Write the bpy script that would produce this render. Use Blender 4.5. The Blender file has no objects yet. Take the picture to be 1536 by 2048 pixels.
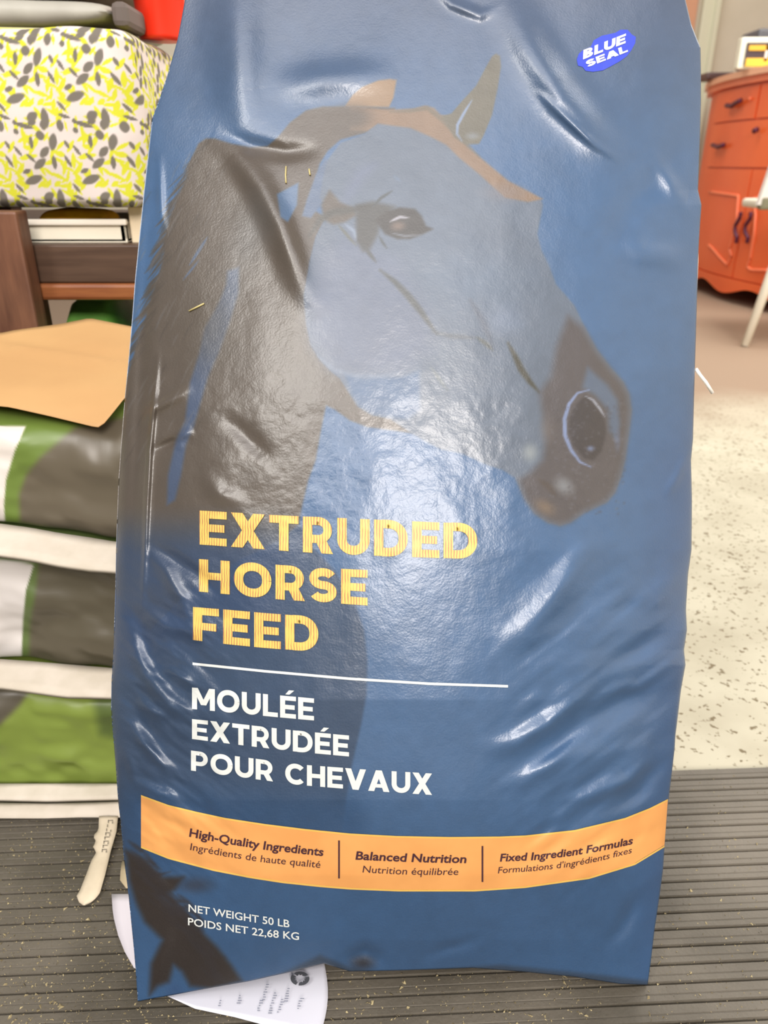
import bpy, bmesh, math, random
import numpy as np
from mathutils import Vector, Matrix
random.seed(7)
rng = np.random.default_rng(7)
S = bpy.context.scene
COL = S.collection

# ---------------------------------------------------------------- camera
H = 0.57; TH = math.radians(25.0); F = 1500.0; CX, CY = 768.0, 1024.0
FL = -0.008                                   # floor level; the mat top is z = 0
cd = bpy.data.cameras.new('camera'); cam = bpy.data.objects.new('camera', cd); COL.objects.link(cam)
cam.location = (0, 0, H); cam.rotation_euler = (math.pi/2 - TH, 0, 0)
cd.sensor_fit = 'VERTICAL'; cd.sensor_height = 36.0; cd.lens = 36.0*F/2048.0
cd.clip_start = 0.02; cd.clip_end = 60
cd.dof.use_dof = True; cd.dof.focus_distance = 0.52; cd.dof.aperture_fstop = 9.0
S.camera = cam
# ---------------------------------------------------------------- world, light, exposure
S.view_settings.view_transform = 'Standard'; S.view_settings.look = 'None'
S.view_settings.gamma = 1.0; S.view_settings.exposure = -1.04; S.view_settings.use_curve_mapping = False
w = bpy.data.worlds.new('world'); S.world = w; w.use_nodes = True
bg = w.node_tree.nodes['Background']; bg.inputs[0].default_value = (0.93, 0.95, 1.0, 1); bg.inputs[1].default_value = 0.34
def area(name, loc, target, sx, sy, power, col):
    d = bpy.data.lights.new(name, 'AREA'); d.shape = 'RECTANGLE'; d.size = sx; d.size_y = sy
    d.energy = power; d.color = col
    o = bpy.data.objects.new(name, d); COL.objects.link(o); o.location = loc
    o.rotation_euler = (Vector(target) - Vector(loc)).to_track_quat('-Z', 'Y').to_euler()
    return o
area('glare_softbox', (0.55, -2.6, 2.3), (0.05, 0.6, 0.45), 1.2, 1.05, 300, (1.0, 0.93, 0.87))  # added softbox behind the camera, placed for the glare on the sack
area('ceiling_light', (1.75, 2.6, 2.3), (0.5, 1.2, 0.0), 1.3, 1.3, 190, (1.0, 0.97, 0.92))
area('left_glare_light', (-1.3, -0.9, 2.2), (-0.3, 0.8, 0.4), 0.5, 0.8, 62, (1.0, 0.96, 0.9))  # added lamp for the glare patch on the sack's left side
area('top_haze_panel', (0.0, -0.7, 3.1), (0.0, 0.5, 0.4), 3.0, 2.4, 135, (1.0, 0.98, 0.99))  # added overhead panel whose reflection hazes the sack top
area('rear_fill_light', (0.3, 3.6, 2.7), (0.6, 4.2, 0.3), 1.5, 1.0, 60, (1.0, 0.97, 0.92))  # added fill to brighten the back of the room

# ---------------------------------------------------------------- helpers
cT, sT = math.cos(TH), math.sin(TH)
FW = np.array([0, cT, -sT]); UP = np.array([0, sT, cT]); RT = np.array([1.0, 0, 0]); CAM = np.array([0, 0, H])
def rays(px, py):
    px = np.asarray(px, float); py = np.asarray(py, float)
    return FW + ((px-CX)/F)[..., None]*RT - ((py-CY)/F)[..., None]*UP
def at_y(px, py, Y):
    r = rays(px, py); t = np.asarray(Y, float)/r[..., 1]
    return CAM + r*t[..., None]
def at_z(px, py, z=0.0):
    r = rays(px, py); t = (z-H)/r[..., 2]
    return CAM + r*t[..., None]
def proj(P):
    d = np.asarray(P, float) - CAM
    zc = np.maximum(d @ FW, 1e-3)
    return CX + F*(d @ RT)/zc, CY - F*(d @ UP)/zc
def zat(py, Y): return float(at_y(CX, py, Y)[2])
def xat(px, py, Y): return float(at_y(px, py, Y)[0])

def lin(c):
    c = np.asarray(c, float)/255.0
    return np.where(c <= 0.04045, c/12.92, ((c+0.055)/1.055)**2.4)
def L4(c): return tuple(float(x) for x in lin(c)) + (1.0,)

def mat(name, col, rough=0.6, spec=0.5, col2=None, scale=20.0, detail=4.0, bump=0.0, bscale=80.0, attr=None, metal=0.0, lo=0.35, hi=0.65, coat=0.0, stretch=(1,1,1)):
    m = bpy.data.materials.new(name); m.use_nodes = True; nt = m.node_tree; N = nt.nodes; K = nt.links
    b = N['Principled BSDF']; b.inputs['Roughness'].default_value = rough
    b.inputs['Specular IOR Level'].default_value = spec; b.inputs['Metallic'].default_value = metal
    b.inputs['Coat Weight'].default_value = coat; b.inputs['Coat Roughness'].default_value = 0.2
    tc = N.new('ShaderNodeTexCoord'); mp = N.new('ShaderNodeMapping'); mp.inputs['Scale'].default_value = stretch
    K.new(tc.outputs['Object'], mp.inputs['Vector'])
    if attr:
        a = N.new('ShaderNodeAttribute'); a.attribute_name = attr; K.new(a.outputs['Color'], b.inputs['Base Color'])
    elif col2 is not None:
        n = N.new('ShaderNodeTexNoise'); n.inputs['Scale'].default_value = scale; n.inputs['Detail'].default_value = detail
        K.new(mp.outputs[0], n.inputs['Vector'])
        r = N.new('ShaderNodeValToRGB'); r.color_ramp.elements[0].position = lo; r.color_ramp.elements[1].position = hi
        r.color_ramp.elements[0].color = L4(col); r.color_ramp.elements[1].color = L4(col2)
        K.new(n.outputs['Fac'], r.inputs[0]); K.new(r.outputs[0], b.inputs['Base Color'])
    else:
        b.inputs['Base Color'].default_value = L4(col)
    if bump > 0:
        n2 = N.new('ShaderNodeTexNoise'); n2.inputs['Scale'].default_value = bscale; n2.inputs['Detail'].default_value = 3
        K.new(mp.outputs[0], n2.inputs['Vector'])
        bp = N.new('ShaderNodeBump'); bp.inputs['Strength'].default_value = bump; bp.inputs['Distance'].default_value = 0.002
        K.new(n2.outputs['Fac'], bp.inputs['Height']); K.new(bp.outputs[0], b.inputs['Normal'])
    return m

def tag(o, label=None, cat=None, group=None, kind=None):
    if label: o['label'] = label
    if cat: o['category'] = cat
    if group: o['group'] = group
    if kind: o['kind'] = kind
    return o
def empty(name, loc=(0,0,0), rz=0.0):
    o = bpy.data.objects.new(name, None); COL.objects.link(o); o.location = loc; o.rotation_euler = (0,0,rz); o.empty_display_size = 0.05
    return o
def link(name, me, m, parent=None, smooth=False):
    o = bpy.data.objects.new(name, me); COL.objects.link(o)
    if m: me.materials.append(m)
    if smooth: me.polygons.foreach_set('use_smooth', [True]*len(me.polygons))
    if parent is not None:
        o.parent = parent
        o.matrix_parent_inverse = parent_mat(parent).inverted()
    return o
def parent_mat(p):
    M = Matrix.LocRotScale(p.location, p.rotation_euler, p.scale)
    if p.parent is not None: M = parent_mat(p.parent) @ p.matrix_parent_inverse @ M if False else parent_mat(p.parent) @ (p.matrix_parent_inverse @ M)
    return M
def mesh(name, verts, faces, m, parent=None, smooth=False):
    me = bpy.data.meshes.new(name); me.from_pydata([tuple(map(float, v)) for v in verts], [], [tuple(map(int, f)) for f in faces]); me.update()
    return link(name, me, m, parent, smooth)
def frombm(name, bm, m, parent=None, smooth=False):
    bmesh.ops.recalc_face_normals(bm, faces=bm.faces)
    me = bpy.data.meshes.new(name); bm.to_mesh(me); bm.free()
    return link(name, me, m, parent, smooth)
def add_box(bm, lo, hi, bev=0.0, rot=None, seg=2):
    lo = Vector(lo); hi = Vector(hi); c = (lo+hi)/2; s = hi-lo
    M = Matrix.Translation(c) @ (rot.to_4x4() if rot else Matrix.Identity(4)) @ Matrix.Diagonal((s.x, s.y, s.z, 1))
    r = bmesh.ops.create_cube(bm, size=1.0, matrix=M)
    if bev > 0:
        es = list({e for v in r['verts'] for e in v.link_edges})
        bmesh.ops.bevel(bm, geom=es, offset=bev, segments=seg, affect='EDGES', profile=0.5)
def box(name, lo, hi, m, parent=None, bev=0.003, smooth=False):
    bm = bmesh.new(); add_box(bm, lo, hi, bev); return frombm(name, bm, m, parent, smooth)
def tube(name, pts, r, m, parent=None, n=12, cap=True, radii=None):
    pts = [Vector(p) for p in pts]; bm = bmesh.new(); rings = []
    for i, p in enumerate(pts):
        t = (pts[min(i+1, len(pts)-1)] - pts[max(i-1, 0)]).normalized()
        a = t.cross(Vector((0,0,1)));  a = t.cross(Vector((1,0,0))) if a.length < 1e-3 else a
        a.normalize(); b = t.cross(a); rr = radii[i] if radii else r
        rings.append([bm.verts.new(p + a*rr*math.cos(2*math.pi*k/n) + b*rr*math.sin(2*math.pi*k/n)) for k in range(n)])
    for i in range(len(rings)-1):
        for k in range(n): bm.faces.new((rings[i][k], rings[i][(k+1)%n], rings[i+1][(k+1)%n], rings[i+1][k]))
    if cap: bm.faces.new(rings[0]); bm.faces.new(rings[-1])
    return frombm(name, bm, m, parent, True)
def grid_faces(nr, nc, base=0, flip=False):
    i = np.arange((nr-1)*(nc-1)); r = i//(nc-1); c = i % (nc-1)
    a = base + r*nc + c
    q = np.stack([a, a+1, a+nc+1, a+nc], 1)
    return q[:, ::-1] if flip else q
def npmesh(name, V, Fq, m, parent=None, colors=None, smooth=True):
    me = bpy.data.meshes.new(name); nv = len(V); nf = len(Fq); k = Fq.shape[1]
    me.vertices.add(nv); me.vertices.foreach_set('co', np.asarray(V, np.float32).ravel())
    me.loops.add(nf*k); me.loops.foreach_set('vertex_index', np.asarray(Fq, np.int32).ravel())
    me.polygons.add(nf); me.polygons.foreach_set('loop_start', np.arange(nf, dtype=np.int32)*k)
    me.update(calc_edges=True); me.validate()
    if colors is not None:
        at = me.color_attributes.new('print', 'FLOAT_COLOR', 'POINT')
        c4 = np.ones((nv, 4), np.float32); c4[:, :3] = lin(colors)
        at.data.foreach_set('color', c4.ravel())
    return link(name, me, m, parent, smooth)

# ---- 2-D painting tools (for prints)
def sdist(x, y, P):                       # signed distance to a polygon, inside > 0
    P = np.asarray(P, float); d = np.full(x.shape, 1e9); ins = np.zeros(x.shape, bool); n = len(P)
    for i in range(n):
        x0, y0 = P[i]; x1, y1 = P[(i+1) % n]
        ex, ey = x1-x0, y1-y0; l2 = ex*ex+ey*ey+1e-9
        t = np.clip(((x-x0)*ex+(y-y0)*ey)/l2, 0, 1)
        d = np.minimum(d, (x-x0-t*ex)**2+(y-y0-t*ey)**2)
        if y0 != y1: ins ^= ((y0 > y) != (y1 > y)) & (x < ex*(y-y0)/(y1-y0)+x0)
    d = np.sqrt(d); return np.where(ins, d, -d)
def pdist(x, y, P):                       # distance to a polyline, and parameter 0..1
    P = np.asarray(P, float); d = np.full(x.shape, 1e9); tt = np.zeros(x.shape); sg = np.zeros(x.shape)
    seg = np.hypot(*(P[1:]-P[:-1]).T); cum = np.r_[0, np.cumsum(seg)]; tot = cum[-1]+1e-9
    for i in range(len(P)-1):
        x0, y0 = P[i]; x1, y1 = P[i+1]; ex, ey = x1-x0, y1-y0; l2 = ex*ex+ey*ey+1e-9
        t = np.clip(((x-x0)*ex+(y-y0)*ey)/l2, 0, 1); dx = x-x0-t*ex; dy = y-y0-t*ey
        dd = dx*dx+dy*dy; mk = dd < d
        d = np.where(mk, dd, d); tt = np.where(mk, (cum[i]+t*seg[i])/tot, tt); sg = np.where(mk, np.sign(ex*dy-ey*dx), sg)
    return np.sqrt(d), tt, sg
def sub(x, y, P, pad):
    P = np.asarray(P, float)
    return np.where((x > P[:,0].min()-pad) & (x < P[:,0].max()+pad) & (y > P[:,1].min()-pad) & (y < P[:,1].max()+pad))[0]
def smooth01(t): t = np.clip(t, 0, 1); return t*t*(3-2*t)
class Paint:
    def __init__(s, x, y, base): s.x = x; s.y = y; s.c = np.tile(np.asarray(base, float), (len(x), 1))
    def mix(s, i, col, a): s.c[i] = s.c[i]*(1-a[:, None]) + np.asarray(col, float)*a[:, None]
    def poly(s, P, col, soft=2.0, a=1.0):
        i = sub(s.x, s.y, P, soft*2+2); d = sdist(s.x[i], s.y[i], P); s.mix(i, col, a*smooth01(0.5+d/(2*soft)))
    def line(s, P, w, col, soft=2.0, a=1.0, taper=True):
        i = sub(s.x, s.y, P, w+soft*2+2); d, t, _ = pdist(s.x[i], s.y[i], P)
        ww = w*0.5*(np.sin(np.pi*np.clip(t, 0.04, 0.96))**0.6 if taper else 1.0); s.mix(i, col, a*smooth01(0.5+(ww-d)/(2*soft)))
    def blob(s, cx, cy, rx, ry, col, a=1.0, rot=0.0, hard=0.0):
        R = max(rx, ry)*1.1+2; i = sub(s.x, s.y, [(cx-R, cy-R), (cx+R, cy+R)], 0)
        dx = s.x[i]-cx; dy = s.y[i]-cy; c, q = math.cos(rot), math.sin(rot)
        r = np.hypot((dx*c+dy*q)/rx, (-dx*q+dy*c)/ry); s.mix(i, col, a*smooth01((1-r)/(1-hard)))
def vnoise(x, y, sc, seed=0, octs=3):
    out = np.zeros(x.shape); amp = 1.0; tot = 0
    for o in range(octs):
        r = np.random.default_rng(seed*10+o); T = r.random((64, 64)); u = x/sc*(2**o); v = y/sc*(2**o)
        iu = np.floor(u).astype(int); iv = np.floor(v).astype(int); fu = u-iu; fv = v-iv; fu = fu**3*(fu*(6*fu-15)+10); fv = fv**3*(fv*(6*fv-15)+10)
        g = lambda a, b: T[a % 64, b % 64]
        out += amp*((g(iu,iv)*(1-fu)+g(iu+1,iv)*fu)*(1-fv)+(g(iu,iv+1)*(1-fu)+g(iu+1,iv+1)*fu)*fv); tot += amp; amp *= 0.5
    return out/tot*2-1

# ================================================================ SETTING
M_floor = mat('speckled_concrete', (190,184,164), 0.8, 0.2, col2=(174,167,147), scale=9, bump=0.15, bscale=60)
nt = M_floor.node_tree; N = nt.nodes; K = nt.links; b = N['Principled BSDF']
src = b.inputs['Base Color'].links[0].from_socket
tc = N.new('ShaderNodeTexCoord')
n1 = N.new('ShaderNodeTexNoise'); n1.inputs['Scale'].default_value = 185; n1.inputs['Detail'].default_value = 1.5
mp1 = N.new('ShaderNodeMapping'); mp1.inputs['Scale'].default_value = (0.8, 0.8, 1.0)
K.new(tc.outputs['Object'], mp1.inputs['Vector']); K.new(mp1.outputs[0], n1.inputs['Vector'])
r1 = N.new('ShaderNodeValToRGB'); r1.color_ramp.elements[0].position = 0.61; r1.color_ramp.elements[1].position = 0.70
K.new(n1.outputs['Fac'], r1.inputs[0])
mx = N.new('ShaderNodeMix'); mx.data_type = 'RGBA'; mx.inputs[7].default_value = L4((118,106,84))
K.new(r1.outputs[0], mx.inputs[0]); K.new(src, mx.inputs[6])
# browner further back: fall-off of light painted into the floor colour
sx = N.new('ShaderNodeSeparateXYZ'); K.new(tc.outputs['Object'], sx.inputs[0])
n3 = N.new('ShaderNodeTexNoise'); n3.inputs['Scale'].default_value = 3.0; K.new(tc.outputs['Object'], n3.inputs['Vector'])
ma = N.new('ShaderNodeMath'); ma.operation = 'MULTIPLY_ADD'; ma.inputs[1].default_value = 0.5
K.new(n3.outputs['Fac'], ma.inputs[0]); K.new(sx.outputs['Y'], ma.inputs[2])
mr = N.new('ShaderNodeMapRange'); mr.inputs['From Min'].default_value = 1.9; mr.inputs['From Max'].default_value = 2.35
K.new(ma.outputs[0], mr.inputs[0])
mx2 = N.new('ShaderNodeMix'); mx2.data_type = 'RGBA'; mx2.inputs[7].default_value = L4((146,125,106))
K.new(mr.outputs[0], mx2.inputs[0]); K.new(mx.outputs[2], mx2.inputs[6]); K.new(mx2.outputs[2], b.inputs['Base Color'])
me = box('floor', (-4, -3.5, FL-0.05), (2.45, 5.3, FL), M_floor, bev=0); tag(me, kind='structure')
M_wall = mat('grey_wall_paint', (222,214,196), 0.85, 0.2, col2=(210,202,182), scale=2.5)
o = box('wall_back', (-4, 5.2, FL), (2.45, 5.3, 2.8), M_wall, bev=0); tag(o, kind='structure')
o = box('wall_right', (2.35, -1.0, FL), (2.45, 5.2, 2.8), M_wall, bev=0); tag(o, kind='structure')
M_trim = mat('cream_gloss_trim', (222,222,196), 0.45, 0.5)
x0 = xat(1400, 60, 5.16); x1 = xat(1433, 60, 5.16)
bm = bmesh.new(); add_box(bm, (x0, 5.16, FL), (x1, 5.2, 2.3), 0.006); add_box(bm, (x1-0.03, 5.14, FL), (x1, 5.17, 2.3), 0.004)
tag(frombm('trim_1', bm, M_trim), kind='structure')
M_peach = mat('peach_door_paint', (214,160,128), 0.5, 0.4)
xd = xat(1391, 40, 5.17)
tag(box('door_1', (xd-0.85, 5.165, FL), (xd, 5.198, 2.2), M_peach, bev=0.004), kind='structure')

# ================================================================ RUBBER MAT
YAW = math.radians(2.6)
def mat_pt(u, v, z):                       # u along the ribs, v across
    c, s = math.cos(YAW), math.sin(YAW); return (u*c - v*s, u*s + v*c, z)
M_mat = mat('black_ribbed_rubber', (106,99,88), 0.6, 0.4, col2=(62,57,47), scale=7, bump=0.25, bscale=300, lo=0.3, hi=0.7)
yr = float(at_z(1440, 1538, 0)[1]); xr = float(at_z(1440, 1538, 0)[0])
V1 = -xr*math.sin(YAW) + yr*math.cos(YAW)
pitch = 0.0146; prof = []
v = V1
while v > -0.45:
    for dv, z in ((0.0, 0.0), (0.0062, 0.0), (0.0066, -0.0006), (0.0072, -0.0006), (0.0076, 0.0), (0.0116, 0.0), (0.0121, -0.0010), (0.0125, -0.0030), (0.0139, -0.0030), (0.0143, -0.0010)):
        prof.append((v-dv, z))
    v -= pitch
prof.append((v, 0.0))
bm = bmesh.new(); us = np.linspace(-1.15, 1.05, 12); rows = []
for pv, z in [(V1, FL+0.0005)] + prof + [(v, FL+0.0005)]:
    rows.append([bm.verts.new(mat_pt(u, pv, z)) for u in us])
for a in range(len(rows)-1):
    for k in range(len(us)-1): bm.faces.new((rows[a][k], rows[a+1][k], rows[a+1][k+1], rows[a][k+1]))
rm = frombm('ribbed_mat', bm, M_mat)
tag(rm, 'black ribbed rubber floor mat under the blue feed sack, dusty with crumbs', 'mat')

# ================================================================ BLUE FEED BAG
LE = [(-260,372),(-100,374),(0,370),(80,355),(150,335),(200,318),(238,304),(300,297),(380,288),(480,278),(560,270),(640,264),(720,257),(800,249),(880,243),(960,237),(1040,234),(1100,232),(1160,231),(1230,229),(1300,227),(1360,223),(1420,222),(1480,227),(1540,232),(1600,236),(1660,243),(1720,248),(1780,256),(1840,262),(1900,268),(1950,272),(2010,276)]
RE = [(-260,1330),(-120,1350),(0,1371),(50,1383),(95,1401),(150,1402),(200,1402),(280,1400),(330,1398),(380,1396),(410,1403),(450,1400),(520,1396),(600,1394),(700,1391),(800,1388),(880,1386),(920,1382),(1000,1384),(1100,1383),(1150,1376),(1220,1372),(1260,1374),(1300,1368),(1330,1371),(1380,1362),(1430,1356),(1470,1351),(1500,1349),(1560,1342),(1600,1337),(1680,1330),(1740,1326),(1800,1318),(1860,1309),(1920,1302),(1980,1294)]
BE = [(276,2003),(300,1998),(346,1990),(420,1976),(500,1962),(580,1944),(647,1927),(700,1943),(800,1941),(946,1936),(1050,1944),(1150,1954),(1240,1968),(1294,1970)]
fL = lambda y: np.interp(y, *zip(*LE)); fR = lambda y: np.interp(y, *zip(*RE)); fB = lambda x: np.interp(x, *zip(*BE))
PL = at_z(278, 2003, 0.001); PR = at_z(1293, 1971, 0.001); LEAN = math.radians(24.5)
ax = (PR-PL)/np.linalg.norm(PR-PL); upv = np.array([-ax[1], ax[0], 0]); upv = upv*math.sin(LEAN) + np.array([0,0,1.0])*math.cos(LEAN)
NRM = np.cross(ax, upv); NRM /= np.linalg.norm(NRM)      # points to the viewer side
BULGE = [(-260,0.006),(-100,0.014),(0,0.024),(150,0.036),(300,0.046),(500,0.058),(800,0.072),(1100,0.082),(1400,0.085),(1600,0.074),(1750,0.058),(1880,0.036),(1960,0.018),(2010,0.008)]
WR = [  # polyline, width px, height m, style (0 soft, 1 sharp crease)
 ([(1000,-60),(1015,10),(1060,95),(1125,195),(1185,265),(1258,334)], 30, 0.0078, 0),
 ([(1065,175),(1130,235),(1190,290),(1250,328)], 7, 0.0018, 0),
 ([(860,-30),(905,8),(960,30),(1000,20)], 9, 0.0030, 0),
 ([(478,-120),(474,60),(482,180),(505,300)], 42, 0.0095, 0),
 ([(418,272),(470,305),(520,370),(560,450),(600,560),(640,640)], 22, 0.0066, 0),
 ([(430,262),(500,292),(570,305),(650,300)], 14, -0.0032, 0),
 ([(520,180),(640,160),(800,150)], 26, 0.0040, 0),
 ([(1390,395),(1372,412),(1330,350),(1300,300)], 14, 0.0022, 0),
 ([(1240,478),(1290,508),(1390,520)], 22, 0.0030, 0),
 ([(1395,270),(1340,330),(1270,400),(1200,520)], 26, -0.0022, 0),
 ([(985,1305),(1050,1265),(1105,1205),(1150,1130),(1200,1060)], 20, 0.0036, 0),
 ([(1040,1330),(1110,1280),(1180,1200),(1260,1130)], 18, -0.0022, 0),
 ([(955,1502),(1030,1485),(1100,1450),(1145,1400),(1200,1360)], 17, 0.0042, 0),
 ([(1030,1560),(1090,1500),(1170,1440),(1270,1390),(1365,1290)], 24, -0.0046, 0),
 ([(1010,1592),(1070,1545),(1140,1515),(1220,1495)], 16, 0.0030, 0),
 ([(1110,1600),(1180,1592),(1260,1560),(1300,1505),(1350,1490)], 15, 0.0038, 0),
 ([(1205,1640),(1260,1590),(1310,1545),(1345,1515)], 14, -0.0030, 0),
 ([(1200,1395),(1280,1370),(1330,1335),(1366,1302)], 11, 0.0030, 0),
 ([(1180,1340),(1260,1310),(1340,1260),(1376,1240)], 16, -0.0026, 0),
 ([(1250,1210),(1310,1195),(1375,1130)], 16, 0.0024, 0),
 ([(1330,1000),(1352,960),(1384,890)], 8, 0.0022, 0),
 ([(318,300),(322,430),(334,470)], 6, 0.0020, 0),
 ([(318,690),(310,790),(300,900),(294,1010),(290,1120),(284,1225)], 5, 0.0034, 1),
 ([(300,240),(296,420),(284,640),(274,900),(262,1100),(268,1260)], 12, -0.0030, 0),
 ([(275,850),(310,815),(360,790),(385,770)], 10, 0.0028, 0),
 ([(300,905),(345,885),(385,872)], 8, -0.0030, 0),
 ([(385,855),(360,880),(352,900)], 8, 0.0026, 0),
 ([(290,1080),(340,1112),(395,1150),(450,1200)], 11, -0.0030, 0),
 ([(285,1095),(330,1140),(365,1200),(385,1260)], 11, 0.0032, 0),
 ([(292,1225),(335,1250),(385,1262),(430,1268)], 13, 0.0030, 0),
 ([(240,1170),(275,1240),(300,1310),(350,1370),(420,1420)], 13, -0.0030, 0),
 ([(250,1260),(290,1350),(340,1410),(400,1440)], 12, 0.0034, 0),
 ([(310,1330),(350,1350),(395,1372)], 9, 0.0030, 0),
 ([(235,1340),(270,1420),(320,1490),(380,1550)], 13, -0.0026, 0),
 ([(270,1400),(310,1425),(345,1440)], 8, 0.0028, 0),
 ([(262,1440),(300,1500),(350,1560)], 10, 0.0028, 0),
 ([(240,1480),(262,1530),(270,1580)], 8, 0.0020, 0),
 ([(280,1560),(320,1585),(370,1605)], 9, 0.0022, 0),
 ([(430,820),(470,850),(520,900),(560,930)], 14, -0.0018, 0),
 ([(400,940),(440,990),(500,1010)], 14, 0.0018, 0),
 ([(680,1950),(700,1918),(730,1905),(760,1922),(775,1945)], 12, -0.0030, 0),
 ([(830,1925),(900,1895),(980,1872)], 10, -0.0014, 0),
 ([(1200,1900),(1240,1860),(1290,1780)], 14, -0.0022, 0),
 ([(300,1990),(330,1900),(345,1850)], 12, 0.0020, 0),
]
def bag_disp(px, py):
    px = np.asarray(px, float); py = np.asarray(py, float); sh = px.shape; px = px.ravel(); py = py.ravel()
    l = fL(py); r = fR(py); s = np.clip(2*(px-l)/(r-l)-1, -1, 1)
    # flat-ish top, full belly
    q = np.clip(1-np.abs(s)**2.3, 0, 1)
    full = np.interp(py, [-260, 300, 900, 1700, 2010], [1.0, 0.85, 0.72, 0.70, 0.8])
    d = np.interp(py, *zip(*BULGE))*q**full
    edge = np.clip((1-np.abs(s))/0.10, 0, 1)*np.clip((fB(px)-py)/40, 0, 1)
    for P, w_, h_, st in WR:
        i = sub(px, py, P, w_*3.2); 
        if len(i) == 0: continue
        dd, t, sg = pdist(px[i], py[i], P); tp = np.sin(np.pi*np.clip(t, 0.0, 1.0))**1.2
        g = np.exp(-(dd/(1.2*w_))**2) if st == 0 else np.exp(-(dd/w_)**2)
        d[i] += 1.65*h_*g*tp*(0.25+0.75*edge[i])
    # loose diagonal rumpling low on both sides, fine lumps of the pellets inside
    lo = smooth01((py-1000)/350)*smooth01((1850-py)/200)
    a = (px*0.80+py*0.60); bb = (-px*0.60+py*0.80)
    a2 = (px*0.80-py*0.60); b2 = (px*0.60+py*0.80)
    wl = smooth01((-0.45-s)/0.35); wr = smooth01((s-0.25)/0.4)
    d += edge*lo*0.0042*(wl*vnoise(a/3.0, bb, 34, 3, 3) + wr*vnoise(a2/3.4, b2, 40, 4, 2))
    d += edge*0.0015*vnoise(px, py*0.6, 150, 5, 3)
    mid = smooth01((py-650)/200)*smooth01((1250-py)/250)*smooth01((px-330)/80)*smooth01((1180-px)/200)
    d += edge*mid*(0.00016*vnoise(px, py, 12, 6, 2)+0.0006*vnoise(px, py, 55, 8, 2))
    d += edge*0.00010*vnoise(px, py, 14, 7, 2)
    return d.reshape(sh)
def bag_pt(px, py, off=0.0):
    r = rays(px, py); t = ((PL-CAM) @ NRM)/(r @ NRM); P = CAM + r*t[..., None]
    dr = -r/np.linalg.norm(r, axis=-1, keepdims=True)
    return P + dr*(bag_disp(px, py)+off)[..., None]

NR, NC = 820, 440
sv = np.linspace(0, 1, NR)[:, None]; su = np.linspace(0, 1, NC)[None, :]; su = su - 0.06*np.sin(2*np.pi*su)/(2*np.pi)
top = -230.0
yy = np.zeros((NR, NC)); xx = np.zeros((NR, NC))
base_y = top + (2003-top)*sv*np.ones_like(su)
for it in range(3):
    xx = fL(base_y if it == 0 else yy)*(1-su) + fR(base_y if it == 0 else yy)*su
    yy = top + (fB(xx)-top)*sv*np.ones_like(su)
PX, PY = xx.ravel(), yy.ravel()
front = bag_pt(PX, PY)
# ---- the printed artwork
DK = (76,68,60); DK2 = (68,62,56); FACE = (80,90,104); BG = (58,86,120)
A = Paint(PX, PY, BG)
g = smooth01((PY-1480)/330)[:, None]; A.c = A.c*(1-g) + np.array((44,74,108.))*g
g = smooth01((420-PY)/500)[:, None]; A.c = A.c*(1-0.8*g) + np.array((72,80,98.))*0.8*g  # haze over the sack top worked into the print as a greyer blend
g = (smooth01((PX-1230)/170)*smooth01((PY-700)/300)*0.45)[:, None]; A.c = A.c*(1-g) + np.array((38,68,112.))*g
# chest and lower neck, darker blue
A.poly([(200,900),(640,860),(632,920),(617,960),(605,1010),(600,1050),(622,1090),(668,1140),(708,1200),(728,1260),(735,1320),(733,1390),(722,1450),(704,1530),(692,1600),(680,1700),(200,1700)], (44,62,86), 4)
g_ = (smooth01((PY-1540)/90)*smooth01((760-PX)/60)*smooth01((1760-PY)/40))
A.mix(np.arange(len(PX)), (36,64,96), 0.8*g_)
# mane and neck
neck = [(790,216),(740,214),(700,213),(645,213),(612,221),(580,245),(556,274),(535,292),(500,294),(462,287),(430,277),(412,277),(397,287),(384,314),(376,345),(366,372),(352,404),(338,440),(330,480),(326,520),(311,570),(298,607),(290,640),(270,700),(240,800),(225,1000),(225,1180),(300,1260),(380,1180),(480,1120),(560,1080),(596,1050),(604,1010),(616,960),(631,920),(640,870),(652,811),(668,818),(700,841),(735,854),(795,862),(828,867),(818,838),(782,836),(746,830),(717,813),(698,784),(680,756),(662,742),(640,719),(622,690),(613,648),(608,590),(614,560),(620,523),(632,474),(646,445),(650,434),(615,412),(629,370),(639,328),(655,302),(681,279),(730,266),(763,240),(790,232)]
A.poly(neck, DK, 3)
A.poly([(200,1060),(420,1060),(560,1060),(600,1090),(560,1240),(200,1340)], (42,60,88), 60, 0.85)
A.poly([(455,542),(478,534),(477,585),(459,646),(439,702),(416,754),(400,809),(388,852),(372,890),(362,950),(350,1000),(334,1010),(336,950),(352,880),(370,842),(380,765),(398,708),(409,656),(437,607),(452,570)], (62,74,96), 5)
A.poly([(554,388),(597,365),(594,410),(576,444),(561,434)], (72,92,118), 3)
A.poly([(652,316),(632,348),(614,398),(604,432),(622,436),(640,412),(654,380),(664,345)], (74,88,110), 3)
A.line([(379,530),(396,504),(415,474)], 6, (72,84,104), 1.5)
A.line([(366,560),(384,538),(398,520)], 4, (72,84,104), 1.5)
A.blob(420,650,90,150,(70,62,52),0.5); A.blob(500,470,70,160,(84,84,84),0.5,0.3)
for k in range(110):                       # hair ends and strands
    t = rng.random(); y0 = 290+t*430; x0 = np.interp(y0, [290,345,404,480,570,640,720],[400,378,352,330,312,292,272]) + rng.normal(6, 6)
    ln = rng.uniform(18, 52); sl = rng.uniform(0.6, 1.2)
    A.line([(x0+10, y0-14), (x0-ln*0.35, y0+ln*0.35*sl), (x0-ln*0.8, y0+ln*sl)], rng.uniform(2.0, 4.5), DK2 if rng.random() < .6 else DK, 1.5, 0.75)
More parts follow.
